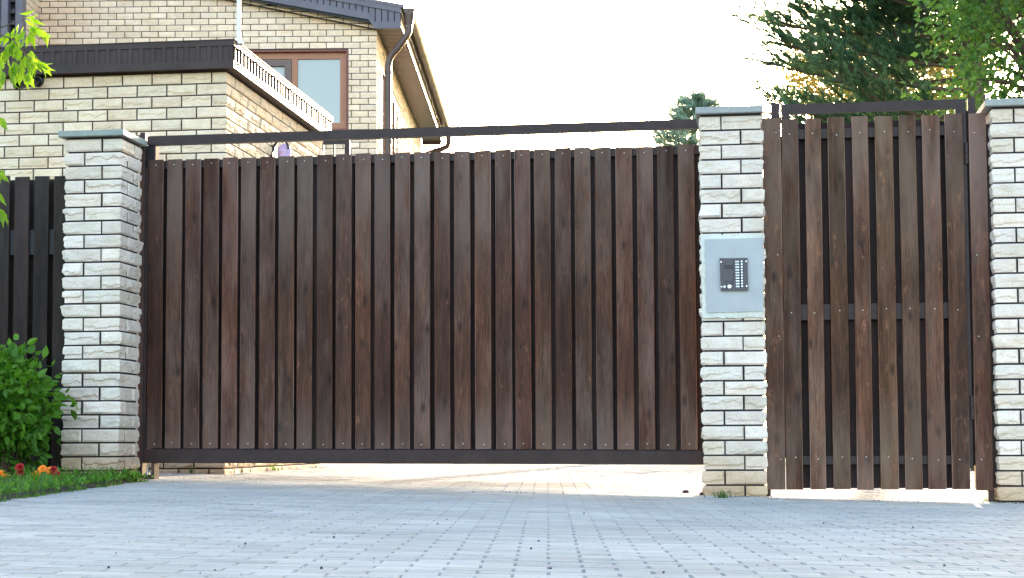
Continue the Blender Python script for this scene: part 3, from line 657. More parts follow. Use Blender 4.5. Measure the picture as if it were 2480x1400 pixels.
mb.tube([a, a+d*.5, b_], rr, 16, cap=False); mb.tube([b_, a+d*.3], rr-.005, 16, 1, cap=False); mb.tube([a+d*.29, a+d*.3], rr-.002, 16, 1)
mb.tube([a-Vector((0, -.03, 0)), a+d*.06], rr+.012, 16); mb.build('pipe', [M['blackpipe'], M['black']], dp)
# wall lamp on garage side wall
lp = PX(664, 368, GX+.01); lm = thing('wall_lamp', 'small lavender glass lamp with dark bracket on the garage side wall', 'wall lamp', lp)
mb = MB(); C0 = lp+Vector((.085, .0, .0)); n = 18
for k in range(2):
    pts = [C0+Vector((math.cos(t)*.072, (-.07 if k == 0 else .06), math.sin(t)*.10)) for t in np.linspace(.1, math.pi+.1, 14)]
    if k == 0: mb.tube(pts, .012, 8)
mb.box(lp.x-.012, lp.x+.012, lp.y-.08, lp.y+.06, lp.z-.14, lp.z+.05); mb.build('bracket', M['blackpipe'], lm)
mb = MB(); vs = []; fs = []; nr, na = 7, 20
for i in range(nr+1):
    ph = i/nr*math.pi/2
    for k in range(na):
        t = 2*math.pi*k/na; rr_ = math.cos(ph)*(1-.0+(.04 if k % 3 == 0 else 0)); vs.append(C0+Vector((math.cos(t)*.068*rr_+.01, math.sin(t)*.075*rr_, .085*math.sin(ph)-.01)))
for i in range(nr):
    for k in range(na): fs.append((i*na+k, i*na+(k+1) % na, (i+1)*na+(k+1) % na, (i+1)*na+k))
mb.add(vs, fs, 0, (1, 1, 1), True); mb.add([v for v in vs[:na]], [tuple(reversed(range(na)))]); mb.tube([C0+Vector((.01, 0, -.16)), C0+Vector((.01, 0, -.01))], [.03, .068], 20)
mb.build('glass_shade', M['lampglass'], lm)

# ------------------------------------------------------------------ house
HC = Vector((-5.54, 26.1, 0)); hground = gz(-5.5, 26)
def HT(a, b_, z): return HC+Hg*a+Hs*b_+Vector((0, 0, z))
def hp(px, py, dep=0.): p = hit(px, py, HC+Hs*dep, Hs); return (p-HC).dot(Hg), p.z
def hq(px, py, off=0.): p = hit(px, py, HC+Hg*off, Hg); return (p-HC).dot(Hs), p.z
hs = thing('brick_house', 'pale brick two-storey house with brown gutters and a gabled roof', 'house', HT(-3, 4, hground))
HL = hp(95, 60)[0]; slope = .18; zE = hp(908, 70, -.10)[1]; Hd = hq(1019, 365)[0]
win = [hp(p, q) for p, q in ((612, 122), (843, 316))]; wa0, wa1 = win[0][0]-.25, win[1][0]; wz1, wz0 = win[0][1], win[1][1]
zj = hp(900, 101)[1]
def ztopw(a): return zE+.17+.18*(-a)
mb = MB(); JH = .0125; k0 = 40; z1 = zj+PITCH-.0105+PITCH*14; k = 0
def inwin(a0, a1, z0, z1): return a1 > wa0+.002 and a0 < wa1-.002 and z1 > wz0+.02 and z0 < wz1-.02
SW = []   # side wall windows (b0,b1,z0,z1)
b0_, zt_ = hq(923, 160); b1_, _ = hq(929, 160)
SW.append((hq(925, 158)[0], hq(932, 180)[0]+.25, hq(928, 400)[1], hq(926, 160)[1]))
SW.append((hq(948, 225)[0], hq(966, 240)[0], .9, hq(950, 226)[1]))
SW.append((hq(986, 330)[0], hq(999, 335)[0], .9, hq(986, 322)[1]-.4))
def insw(b0, b1, z0, z1): return any(b1 > s[0]+.002 and b0 < s[1]-.002 and z1 > s[2]+.02 and z0 < s[3]-.02 for s in SW)
while z1 > hground-.05:
    z0 = z1-PITCH+.0125; par = k % 2; hi = z0 > 3.4; nu, nz = (4, 2) if hi else (2, 1); s = k*2.1
    cf = .12 if par == 0 else .25; cs = .25 if par == 0 else .12
    # gable wall
    if z0 < ztopw(0): rock(mb, HT, -cf, 0, 0, cs, z0, z1, 'FR', nu+1, nz, .009, .012, bcol(.045), s)
    x = -cf-JH; i = 0
    while x > HL:
        i += 1; xa = x-.25
        if z1 < ztopw(x)+.05:
            if not inwin(xa, x, z0, z1): rock(mb, HT, max(xa, HL), x, 0, .1, z0, z1, 'F', nu, nz, .008, .012, bcol(.045), s+i*1.3)
            else:
                if x > wa1+.03: rock(mb, HT, wa1+.004, x, 0, .1, z0, z1, 'F', 3, nz, .008, .012, bcol(.045), s+i)
                if xa < wa0-.03: rock(mb, HT, xa, wa0-.004, 0, .1, z0, z1, 'F', 3, nz, .008, .012, bcol(.045), s+i)
        x -= .25+JH
    y = cs+JH
    while y < Hd-.02:
        i += 1; y2 = min(y+.25, Hd)
        if z0 < zE-.02:
            if not insw(y, y2, z0, z1): rock(mb, HT, -.1, 0, y, y2, z0, z1, 'R', nu, nz, .013, .012, bcol(.05), s+i*1.7)
            else:
                for s_ in SW:
                    if y < s_[0]-.03 < y2: rock(mb, HT, -.1, 0, y, s_[0]-.004, z0, z1, 'R', 3, nz, .01, .012, bcol(.05), s+i)
                    if y < s_[1]+.03 < y2: rock(mb, HT, -.1, 0, s_[1]+.004, y2, z0, z1, 'R', 3, nz, .01, .012, bcol(.05), s+i)
        y = y2+JH
    # left wing return (projects towards the camera)
    y = -JH
    while y > -1.5:
        y1 = y-(.25); i += 1
        if hi: rock(mb, HT, HL-.1, HL, max(y1, -1.5), y, z0, z1, 'R', nu, nz, .01, .012, bcol(.045), s+i*1.1)
        y = y1-JH
    z1 -= PITCH; k += 1
# mortar bodies: gable (around the window), side
def gwall(a0, a1, z0, z1f):
    vs = [HT(a0, .006, z0), HT(a1, .006, z0), HT(a1, .006, z1f(a1)), HT(a0, .006, z1f(a0))]
    vs += [v+Hs*.35 for v in vs]; mb.add(vs, [(0, 1, 2, 3), (7, 6, 5, 4), (0, 4, 5, 1), (1, 5, 6, 2), (2, 6, 7, 3), (3, 7, 4, 0)], 1)
gwall(HL, wa0, hground-.1, ztopw); gwall(wa1, -.006, hground-.1, ztopw); gwall(wa0, wa1, hground-.1, lambda a: wz0); 
vs = [HT(a, d, z) for d in (.006, .356) for a, z in ((wa0, wz1), (wa1, wz1), (wa1, ztopw(wa1)), (wa0, ztopw(wa0)))]
mb.add(vs, [(0, 1, 2, 3), (7, 6, 5, 4), (0, 4, 5, 1), (1, 5, 6, 2), (2, 6, 7, 3), (3, 7, 4, 0)], 1)
bs = [.356]; 
def swall(b0, b1, z0, z1): mb.box(-.35, -.006, b0, b1, z0, z1, HT, 1)
cur = .358
for s_ in SW:
    swall(cur, s_[0], hground-.1, zE); swall(s_[0], s_[1], hground-.1, s_[2]); swall(s_[0], s_[1], s_[3], zE); cur = s_[1]
swall(cur, Hd, hground-.1, zE)
mb.box(HL-.3, HL-.006, -1.5, .3, hground-.1, zE+2, HT, 1)
mb.box(HL-4, -.4, Hd-.3, Hd-.01, hground-.1, zE+1, HT, 1)
mb.build('brickwork', [M['hbrick'], M['gmortar']], hs)
# window on the gable: outer reveal, frame, mullion, panes
def window(T, a0, a1, z0, z1, inset, splits, dark_left=False, fw=.10):
    mb = MB()
    mb.box(a0, a1, inset-.03, inset+.04, z1-fw, z1, T); mb.box(a0, a1, inset-.03, inset+.04, z0, z0+fw, T)
    mb.box(a0, a0+fw, inset-.028, inset+.04, z0+fw, z1-fw, T); mb.box(a1-fw, a1, inset-.028, inset+.04, z0+fw, z1-fw, T)
    for sp in splits: mb.box(sp-fw*.45, sp+fw*.45, inset-.034, inset+.04, z0+fw, z1-fw, T)
    w_ = mb.build('window', M['frame'], hs)
    ed_ = [a0+fw]+list(splits)+[a1-fw]
    for i in range(len(ed_)-1):
        p = MB(); lo = ed_[i]+(fw*.45 if i else 0); hi_ = ed_[i+1]-(fw*.45 if i < len(ed_)-2 else 0)
        p.box(lo, hi_, inset+.0, inset+.012, z0+fw, z1-fw, T); o = p.build('pane', M['glass'], w_)
        if dark_left and i == 0:
            s = MB(); e = .11
            s.box(lo+.01, hi_-.005, inset-.05, inset-.004, z1-fw-e, z1-fw-.02, T); s.box(hi_-e, hi_-.005, inset-.05, inset-.004, z0+fw+.02, z1-fw-e, T); s.box(lo+.01, hi_-e, inset-.05, inset-.004, z0+fw+.02, z0+fw+e, T)
            s.build('sash', M['frame2'], w_)
    return w_
RV = MB()
for (x0_, x1_, z0_, z1_) in ((wa0-.0, wa0+.03, wz0, wz1), (wa1-.03, wa1, wz0, wz1), (wa0+.03, wa1-.03, wz1-.03, wz1), (wa0+.03, wa1-.03, wz0, wz0+.03)):
    RV.box(x0_, x1_, -.012, .2, z0_, z1_, HT)
rv = RV.build('window_reveal', m_plain('red_brown_reveal', (.16, .035, .02), .45, var=.1), hs)
window(HT, wa0+.031, wa1-.031, wz0+.031, wz1-.031, .09, [hp(712, 200)[0]], True, .10)
def STX(a, y, z): return HT(-y, a, z)      # side wall frame: a along depth
for s_ in SW: window(STX, s_[0], s_[1], s_[2], s_[3], .03, [s_[0]+(s_[1]-s_[0])*.5] if s_[1]-s_[0] > .9 else [], False, .08)
# roof, verge, eaves
OA = hp(971, 69, -.12)[0]; OB = -.12; OB1 = hq(1069, 345, OA)[0]+0.0
zS = zE-.0; zF = hp(971, 69, OB)[1]; 
v0 = hp(906, 50, OB); v1 = hp(629, 0, OB); slope = (v1[1]-v0[1])/(v0[0]-v1[0]); VZ0 = v0[1]; rt0 = hp(1004, 17, OB-.02); FHT = rt0[1]-.045+.055-slope*(OA-rt0[0])-zF
mb = MB()      # side soffit, ribbed across
nrib = 110
for i in range(nrib):
    b0 = OB+.02+(OB1-OB-.03)*i/nrib; b1 = OB+.02+(OB1-OB-.03)*(i+1)/nrib; bm = b0+(b1-b0)*.72
    vs = [HT(a, b, z) for a in (-.0, OA-.012) for b, z in ((b0, zF+.024), (b0+.008, zF+.002), (bm, zF+.002), (bm+.008, zF+.024), (b1, zF+.024))]
    mb.add(vs, [(j, j+1, 5+j+1, 5+j) for j in range(4)])
mb.build('soffit', M['soffit'], hs)
mb = MB()      # eave fascia board facing right
mb.box(OA-.012, OA, OB, OB1, zF-.004, zF+FHT-.06, HT); mb.build('eave_fascia', M['fascia'], hs)
mb = MB(); mb.box(OA+.0005, OA+.022, OB+.02, OB1, zF-.010, zF+.022, HT); mb.build('drip_trim', M['hfascia'], hs)
mb = MB()      # roof slab
AR = -7.0; ov = .05
def RZ(a): return zF+FHT-.055+slope*(OA-a)
vs = [HT(a, b, RZ(a)+dz) for dz in (0, .05) for a, b in ((OA+ov, OB-.03), (OA+ov, OB1+.03), (AR, OB1+.03), (AR, OB-.03))]
mb.add(vs, [(0, 1, 2, 3)[::-1], (4, 5, 6, 7), (0, 4, 7, 3), (1, 2, 6, 5), (0, 1, 5, 4), (2, 3, 7, 6)])
vs = [HT(a, b, RZ(AR)+(0 if a == AR else -slope*7)+dz) for dz in (0, .05) for a, b in ((AR, OB-.03), (AR, OB1+.03), (AR-7, OB1+.03), (AR-7, OB-.03))]
mb.add(vs, [(0, 1, 2, 3)[::-1], (4, 5, 6, 7), (0, 4, 7, 3), (1, 2, 6, 5), (0, 1, 5, 4), (2, 3, 7, 6)])
mb.build('roof', M['hfascia'], hs)
# verge: boarded face following the slope, front at OB
mb = MB(); a = OA; 
def VB(a): return VZ0+slope*(v0[0]-a) if a < -.02 else zF
step = .10; i = 0
while a > AR:
    a2 = a-step
    lo0, lo1 = VB(a-.004), VB(a2+.004)
    vs = [HT(a-.009, OB, lo0+.10), HT(a2+.009, OB, lo1+.10), HT(a2+.009, OB, RZ(a2)-.075), HT(a-.009, OB, RZ(a)-.075)]
    vs += [v+Hs*.012 for v in vs]; mb.add(vs, [(0, 3, 2, 1), (0, 4, 7, 3), (1, 2, 6, 5), (0, 1, 5, 4), (2, 3, 7, 6)])
    vs = [HT(a, OB-.014, lo0), HT(a2, OB-.014, lo1), HT(a2, OB-.014, lo1+.105), HT(a, OB-.014, lo0+.105)]; vs += [v+Hs*.025 for v in vs]
    mb.add(vs, [(0, 3, 2, 1), (0, 1, 5, 4), (2, 3, 7, 6)])
    vs = [HT(a, OB-.022, RZ(a)-.08), HT(a2, OB-.022, RZ(a2)-.08), HT(a2, OB-.022, RZ(a2)+.045), HT(a, OB-.022, RZ(a)+.045)]; vs += [v+Hs*.03 for v in vs]
    mb.add(vs, [(0, 3, 2, 1), (0, 1, 5, 4), (2, 3, 7, 6)])
    a = a2
vs = [HT(OA, OB+.014, zF), HT(AR, OB+.014, VB(AR)), HT(AR, OB+.014, RZ(AR)), HT(OA, OB+.014, RZ(OA))]; mb.add(vs, [(0, 3, 2, 1)], 1)
# underside of the verge to the wall, shade of the overhang coloured in black
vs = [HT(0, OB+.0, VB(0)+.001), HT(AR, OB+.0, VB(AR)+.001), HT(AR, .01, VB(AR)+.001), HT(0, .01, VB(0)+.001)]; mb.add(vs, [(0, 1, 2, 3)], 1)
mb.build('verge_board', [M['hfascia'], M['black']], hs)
# end box of the eave
mb = MB(); mb.box(-.02, OA-.013, OB1-.02, OB1, zF-.06, zF+.2, HT); mb.build('eave_end', M['hfascia'], hs)
# gutter: half round, with brackets
GR = .090; ga = max(OA+GR+.004, hp(991, 25, OB)[0]); gzz = hp(990, 22, OB)[1]
mb = MB(); prof = [(math.cos(t)*GR, math.sin(t)*GR) for t in np.linspace(math.pi, 2*math.pi, 13)]
mb.extrude(prof, lambda p, q, t: HT(ga+p, t, gzz+q), OB-.05, OB1, closed=False, smooth=True)
prof2 = [(p*.95, q*.95) for p, q in prof]; mb.extrude(prof2[::-1], lambda p, q, t: HT(ga+p, t, gzz+q), OB-.05, OB1, closed=False, smooth=True)
for tt in (OB-.05, OB1): mb.add([HT(ga+p, tt, gzz+q) for p, q in prof], [tuple(range(13))])
gut = mb.build('gutter', M['gutter'], hs)
for i, b in enumerate(np.arange(OB+.5, OB1, .62)):
    mb = MB(); mb.extrude([(math.cos(t)*(GR+.006), math.sin(t)*(GR+.006)) for t in np.linspace(math.pi, 2*math.pi, 13)], lambda p, q, t: HT(ga+p, t, gzz+q), b, b+.035 if i % 4 else b+.09, closed=False, smooth=True)
    mb.build('gutter_bracket', M['gutter'], gut)
# downspout near
cA, cZ = hp(940, 160, -.07)
t0 = HT(ga, OB+.02, gzz-GR)
mb = MB(); r_ = .052
mb.tube([HT(ga, OB+.03, gzz-.02), HT(ga, OB+.03, gzz-GR-.14)], [.085, .062], 14)
e1 = hp(990, 78, OB)[0]; pA, pZ = hp(988, 82, -.10)
path = [HT(ga, OB+.03, gzz-GR-.12), HT(ga-.01, OB+.03, gzz-GR-.26), HT(ga-.05, OB+.02, gzz-GR-.34)]
q1 = hp(958, 124, -.09); q2 = hp(944, 142, -.07); q3 = hp(940, 158, -.07); q4 = hp(940, 175, -.07)
path += [HT(q1[0]+.02, -.09, q1[1]+.03), HT(q1[0]-.04, -.08, q1[1]-.03), HT(q2[0], -.07, q2[1]), HT(q3[0], -.07, q3[1]), HT(q4[0], -.07, q4[1]), HT(q4[0], -.07, hground+.2)]
mb.tube(path, r_, 14)
for zz in (q4[1], q4[1]-2.2, hp(940, 345)[1]): mb.tube([HT(q4[0], -.07, zz-.02), HT(q4[0], -.07, zz+.02)], r_+.007, 14)
mb.build('downspout', M['gutter'], hs)
mb = MB(); B = OB1-.1
def gp2(px, py): p = hit(px, py, HC+Hs*B, Hs); return (p-HC).dot(Hg), p.z
pts = [gp2(1086, 322), gp2(1087, 343), gp2(1083, 355), gp2(1070, 361), gp2(1050, 367), gp2(1020, 378)]
mb.tube([HT(ga, B, gzz-GR+.02)]+[HT(a, B, z) for a, z in pts], .055, 10); mb.build('downspout', M['gutter'], hs)
# dark dormer corner at the far left
dm = MB()
A_, Z_ = hp(50, 0, -1.6)
x0, z0 = hp(-200, 140, -1.6); x1, z1 = hp(57, 140, -1.6)
dm.box(x0, x1-.28, -1.75, -1.52, hground, z0+3, HT); 
for k in range(46): dm.box(x0, x1-.285, -1.765-.004*(k % 2), -1.752, z0-3.1+k*.13, z0-3.1+k*.13+.118, HT)
dm.build('shingle_panel', M['tin'], hs)
dm = MB(); dm.box(x1-.275, x1-.18, -1.80, -1.5, hground, z0+3, HT); dm.box(x1-.10, x1, -1.70, -1.5, hground, z0+3, HT); dm.build('corner_trim', M['hfascia'], hs)
dm = MB()
for k in range(22): dm.box(x1-.179, x1-.101, -1.72, -1.62, z0-.4+k*.17, z0-.4+k*.17+.06, HT)
dm.box(x1-.179, x1-.101, -1.6, -1.5, hground, z0+3, HT); dm.build('ladder_trim', M['tin'], hs)
# porch railing in front of the house
YR = 20.5; ra = PY(776, 346, YR); rb = PY(842, 348, YR); rt = thing('porch_railing', 'dark metal railing with upright post in front of the house wall', 'railing', (rb.x, YR, gz(rb.x, YR)))
mb = MB(); mb.box(rb.x-.03, rb.x+.03, YR-.03, YR+.03, gz(rb.x, YR), PY(842, 338, YR).z); mb.build('post', M['metal'], rt)
mb = MB(); mb.box(ra.x-1.4, rb.x-.031, YR-.02, YR+.02, ra.z-.022, ra.z+.022); mb.box(ra.x-1.4, rb.x-.031, YR-.02, YR+.02, ra.z-.95, ra.z-.91); mb.build('handrail', M['metal'], rt)
for k in range(12):
    mb = MB(); x = rb.x-.17-k*.135; mb.box(x-.008, x+.008, YR-.008, YR+.008, ra.z-.9095, ra.z-.0225); mb.build('baluster', M['metal'], rt)

# ------------------------------------------------------------------ left fence
YFn = 11.90
fn = thing('board_fence', 'nearly black vertical board fence left of the brick pillar behind the shrub', 'fence', (PY(60, 700, YFn).x, YFn, gz(-5, YFn)))
FT = lambda x, y, z: Vector((x, YFn+y, z))
mb = MB(); ztf = PY(80, 426, YFn).z; x = PY(37, 600, YFn).x-.15*11
i = 0; zg = gz(-5, YFn)
while x < lx-.02:
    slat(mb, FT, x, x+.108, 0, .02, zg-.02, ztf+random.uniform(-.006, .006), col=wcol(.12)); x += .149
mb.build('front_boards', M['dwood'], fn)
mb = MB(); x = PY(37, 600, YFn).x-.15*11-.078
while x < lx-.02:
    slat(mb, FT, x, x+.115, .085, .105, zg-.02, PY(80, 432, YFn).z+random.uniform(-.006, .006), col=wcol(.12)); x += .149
mb.build('rear_boards', M['dwood'], fn)
for yb, yt in ((616, 556), (1010, 950)):
    mb = MB(); mb.box(PY(37, 600, YFn).x-1.8, lx-.01, .0225, .083, PY(80, yb, YFn).z, PY(80, yt, YFn).z, FT); mb.build('rail', M['black'], fn)

# ------------------------------------------------------------------ foliage
def rot_to(d, roll):
    d = np.asarray(d, float); d = d/np.linalg.norm(d); h = np.array([0, 0, 1.]) if abs(d[2]) < .95 else np.array([1., 0, 0])
    a = np.cross(h, d); a /= np.linalg.norm(a); b = np.cross(d, a)
    c, s = math.cos(roll), math.sin(roll); return np.stack([a*c+b*s, -a*s+b*c, d], 1)      # columns x,y,z(dir)
def leaf_shape(kind):
    "leaf along +z, blade normal +y"
    if kind == 'diamond':
        v = np.array([[0, 0, 0], [.32, .06, .42], [0, -.02, 1], [-.32, .06, .42]]); f = [(0, 1, 2, 3)]
    elif kind == 'oval':
        v = np.array([[0, 0, 0], [.26, .08, .22], [.33, .10, .5], [.17, .04, .82], [0, -.06, 1.05], [-.17, .04, .82], [-.33, .10, .5], [-.26, .08, .22], [0, 0, .25], [0, 0, .55]])
        f = [(0, 1, 8, 8), (1, 2, 9, 8), (2, 3, 9, 9), (3, 4, 9, 9), (4, 5, 9, 9), (5, 6, 9, 9), (6, 7, 8, 9), (7, 0, 8, 8)]
    elif kind == 'maple':     # long toothed leaflet
        v = np.array([[0, 0, -.05], [.14, .05, .12], [.27, .08, .33], [.22, .06, .46], [.27, .05, .60], [.12, .0, .78], [0, -.10, 1.1], [-.12, .0, .80], [-.24, .05, .66], [-.20, .06, .52], [-.28, .08, .38], [-.14, .05, .15], [0, 0, .35], [0, -.02, .65]])
        f = [(0, 1, 12, 12), (1, 2, 12, 12), (2, 3, 12, 12), (3, 4, 13, 12), (4, 5, 13, 13), (5, 6, 13, 13), (6, 7, 13, 13), (7, 8, 13, 13), (8, 9, 12, 13), (9, 10, 12, 12), (10, 11, 12, 12), (11, 0, 12, 12)]
    return v, f
def tri(f):
    out = []
    for q in f:
        q = list(dict.fromkeys(q))
        for k in range(1, len(q)-1): out.append((q[0], q[k], q[k+1]))
    return np.array(out)
def leaves(name, material, parent, pos, dirs, size, kind='diamond', cmul=None, curl=0.):
    v, f = leaf_shape(kind); F0 = tri(f); n = len(pos); V = np.zeros((n, len(v), 3)); sz = size*rng.uniform(.65, 1.2, n)
    for i in range(n):
        vv = v.copy(); vv[:, 0] *= rng.uniform(.75, 1.1); vv[:, 1] -= curl*vv[:, 2]**2*rng.uniform(.4, 1.4)
        V[i] = vv@rot_to(dirs[i], rng.uniform(0, 6.28) if curl == 0 else rng.uniform(-1.2, 1.2)+math.pi*0).T*sz[i]+pos[i]
    F = (F0[None]+np.arange(n)[:, None, None]*len(v)).reshape(-1, 3)
    c = rng.uniform(0, 1, n) if cmul is None else cmul; C = np.repeat(np.stack([c, c, c], 1), len(F0), 0)
    return npmesh(name, V.reshape(-1, 3), F, material, parent, C, smooth=False)
def needles(name, material, parent, tips, dirs, length, nn=26, width=.0045, spread=.75):
    n = len(tips); V = np.zeros((n, nn, 3, 3))
    for i in range(n):
        Rm = rot_to(dirs[i], rng.uniform(0, 6.28)); ph = rng.uniform(0, 6.28, nn); sp = rng.uniform(.12, spread, nn); st = rng.uniform(-.9, .1, nn)*length*.9
        d = np.stack([np.cos(ph)*np.sin(sp), np.sin(ph)*np.sin(sp), np.cos(sp)], 1); L = length*rng.uniform(.7, 1.1, nn)
        side = np.stack([-np.sin(ph), np.cos(ph), np.zeros(nn)], 1)*width; base = np.zeros((nn, 3)); base[:, 2] = st
        loc = np.stack([base-side, base+side, base+d*L[:, None]], 1)
        V[i] = loc@Rm.T+tips[i]
    F = np.arange(n*nn*3).reshape(-1, 3); c = np.repeat(np.clip(rng.normal(.5, .25, n), 0, 1), nn)
    return npmesh(name, V.reshape(-1, 3), F, material, parent, np.stack([c, c, c], 1))
def pine(label, x, y, zlo, zhi, rad, nb, needle_mat, nlen=.10, sub=13, taper=.55, group=None, width=.0045, nn=24, bare_z=None):
    g = gz(x, y); t = thing('pine_tree', label, 'pine tree', (x, y, g), group)
    tr = MB(); tr.tube([(x, y, g-.1), (x+.05, y, zlo), (x-.05, y, (zlo+zhi)/2), (x, y, zhi)], [.17, .14, .09, .02], 10); tr.build('trunk', M['bark'], t)
    br = MB(); tips = []; dirs = []
    for k in range(nb):
        f_ = (k+random.random())/nb; z = zlo+(zhi-zlo)*f_; az = k*2.399+random.uniform(-.4, .4); L = rad*(1-taper*f_)*random.uniform(.75, 1.08)
        if z+.2 > zhi: L = .3
        if bare_z and z < bare_z and math.cos(az) > -.80: continue
        d = Vector((math.cos(az), math.sin(az), 0)); rise = random.uniform(.12, .32); pts = []
        for q in range(7):
            s_ = q/6; pts.append(Vector((x, y, z))+d*L*s_+Vector((0, 0, L*(rise*s_*s_-.06*s_)))+Vector((noise.noise(Vector((k, s_*2, 0))), noise.noise(Vector((k, s_*2, 5))), 0))*.18*s_)
        br.tube(pts, [.035*(1-.8*q/6)*(L/2.5) for q in range(7)], 5, cap=False)
        for q in range(sub):
            s_ = .22+.78*(q+random.random()*.6)/sub; s_ = min(s_, 1); i = min(int(s_*6), 5); p = pts[i].lerp(pts[i+1], s_*6-i)
            sd_ = 1 if q % 2 else -1; side = Vector((-d.y, d.x, 0))*sd_; dd = (d*random.uniform(.5, 1.)+side*random.uniform(.2, .9)+Vector((0, 0, random.uniform(-.05, .6)))).normalized()
            l2 = L*random.uniform(.12, .26)*(1.2-s_*.5); e = p+dd*l2+Vector((0, 0, l2*.2)); br.tube([p, p.lerp(e, .5)-Vector((0, 0, .01)), e], [.009, .006, .003], 4, cap=False)
            nt_ = max(2, int(l2/.065))
            for j in range(nt_):
                u_ = (j+1)/nt_; pp = p.lerp(e, u_); nd_ = (dd+Vector((random.uniform(-.5, .5), random.uniform(-.5, .5), random.uniform(-.1, .6)))).normalized()
                if u_ > .25: tips.append(pp[:]); dirs.append(nd_[:])
                if random.random() < .8:
                    off = Vector((random.uniform(-1, 1), random.uniform(-1, 1), random.uniform(-.4, 1)))*.13; tips.append((pp+off)[:]); dirs.append((nd_+off*4).normalized()[:])
        tips.append(pts[-1][:]); dirs.append((d+Vector((0, 0, .7)))[:])
    br.build('branch', M['bark'], t)
    needles('needles', needle_mat, t, np.array(tips), np.array(dirs), nlen, nn, width)
    return len(tips)
def leafy(name, label, cat, cx_, cy_, cz_, rx_, ry_, rz_, nclump, per, lsize, material, kind='diamond', group=None, trunk=True, clump=.28, bare=.55, zmin=None, curl=0.):
    g = gz(cx_, cy_); t = thing(name, label, cat, (cx_, cy_, g), group)
    pos = []; dr = []; cm = []; st = MB()
    base = Vector((cx_, cy_, g-.05))
    if trunk: st.tube([base, Vector((cx_+.05, cy_, cz_-rz_*.6)), Vector((cx_, cy_, cz_+rz_*.5))], [.14 if rz_ > 1.2 else .03, .11 if rz_ > 1.2 else .02, .03 if rz_ > 1.2 else .008], 8)
    for k in range(nclump):
        while True:
            q = rng.uniform(-1, 1, 3); r_ = np.linalg.norm(q)
            if bare*rng.uniform(.6, 1) < r_ < 1: break
        nv = 1+.22*noise.noise(Vector((q[0]*2.3+cx_, q[1]*2.3, q[2]*2.3)))
        c = np.array([cx_+q[0]*rx_*nv, cy_+q[1]*ry_*nv, cz_+q[2]*rz_*nv])
        if zmin and c[2] < zmin: c[2] = zmin+rng.uniform(0, .15)
        if k % 3 == 0:
            a_ = Vector((cx_, cy_, max(g, cz_-rz_*.5))) if trunk else Vector((cx_+q[0]*.1, cy_+q[1]*.1, g)); b2 = Vector(c); st.tube([a_, a_.lerp(b2, .5)+Vector((0, 0, .06*rz_)), b2], [.03*min(rz_, 1.5)/1.5, .016*min(rz_, 1.5)/1.5, .004], 5, cap=False)
        cl = rng.normal(0, 1, (per, 3))*clump*np.array([1, 1, .75]); pos.append(c+cl); out = q/max(r_, .1)
        dd = rng.normal(0, .55, (per, 3))+out*.55+np.array([0, 0, -.15]); dr.append(dd); cm.append(np.clip(rng.normal(.45, .18)+rng.normal(0, .14, per)+.15*q[2], 0, 1))
    st.build('stems' if not trunk else 'trunk', M['bark'], t)
    leaves('leaves', material, t, np.concatenate(pos), np.concatenate(dr), lsize, kind, np.concatenate(cm), curl)
    return t
# main pine right
pp = PY(2360, 200, 24)
pine('large dark pine with spreading branches above the wicket gate', pp.x, 24, 4.2, 9.8, 3.0, 150, M['needle'], .105, 27, .12, width=.007, nn=28, bare_z=5.6)
pp = PY(1668, 262, 33); pt_ = PY(1668, 224, 33)
pine('small distant pine top peeping up beside the middle pillar', pp.x+.12, 33, 4.2, pt_.z-.1, 1.9, 80, M['needle_haze'], .12, 14, .82, width=.006, nn=24)
pp = PY(2545, 60, 17.5)
leafy('leafy_tree', 'mid green broadleaf tree behind the right pillar', 'tree', pp.x, 17.5, 4.55, 1.05, 1.0, 1.75, 230, 48, .085, M['tleaf'], clump=.17)
pp = PY(2140, 210, 36)
leafy('leafy_tree', 'golden sunlit tree seen low behind the dark pine', 'tree', pp.x, 36, pp.z+.15, 2.1, 1.2, 1.25, 300, 60, .10, M['yleaf'], clump=.2, bare=.2)
pp = PY(2210, 285, 29)
leafy('leafy_tree', 'green bushy treetop just above the wicket top rail', 'tree', pp.x, 29, pp.z-.35, 1.75, 1., .75, 110, 50, .085, M['tleaf'], clump=.18, bare=.2)
# shrub by the left pillar
pp = PY(35, 960, 11.35)
leafy('shrub', 'dense bright green shrub growing in front of the dark fence', 'shrub', pp.x-.12, 11.30, .62, .40, .34, .42, 190, 17, .072, M['sleaf'], 'oval', trunk=False, clump=.055, bare=.62, zmin=.25)
# overhanging branch with yellow-green leaves
bx = PY(-260, 120, 10.6); bt_ = thing('box_elder_tree', 'yellow-green leafy branch hanging in at the top left corner', 'tree', (bx.x, 10.6, gz(bx.x, 10.6)))
mb = MB(); mb.tube([(bx.x, 10.6, gz(bx.x, 10.6)-.1), (bx.x+.03, 10.6, 1.4), (bx.x, 10.6, 3.4)], [.07, .055, .03], 8); mb.build('trunk', M['bark'], bt_)
def twig(mb, pts, r0): q = [PY(a, b, c) for a, b, c in pts]; mb.tube(q, [r0*(1-.75*i/(len(q)-1)) for i in range(len(q))], 6, cap=False)
mb = MB(); YB = 10.6
twig(mb, [(-250, 200, YB), (-120, 110, YB), (-20, 75, YB), (30, 95, YB), (62, 60, YB)], .012)
twig(mb, [(-20, 75, YB), (20, 60, YB-.05), (60, 48, YB-.05)], .006); twig(mb, [(30, 95, YB), (60, 130, YB-.05), (95, 160, YB-.05)], .006); twig(mb, [(-60, 90, YB), (-10, 150, YB-.05), (20, 190, YB)], .007)
twig(mb, [(-250, 330, YB), (-100, 290, YB), (0, 285, YB)], .006); twig(mb, [(-250, 460, YB), (-100, 420, YB), (2, 415, YB)], .006); twig(mb, [(-100, 420, YB), (-30, 470, YB), (2, 470, YB)], .005)
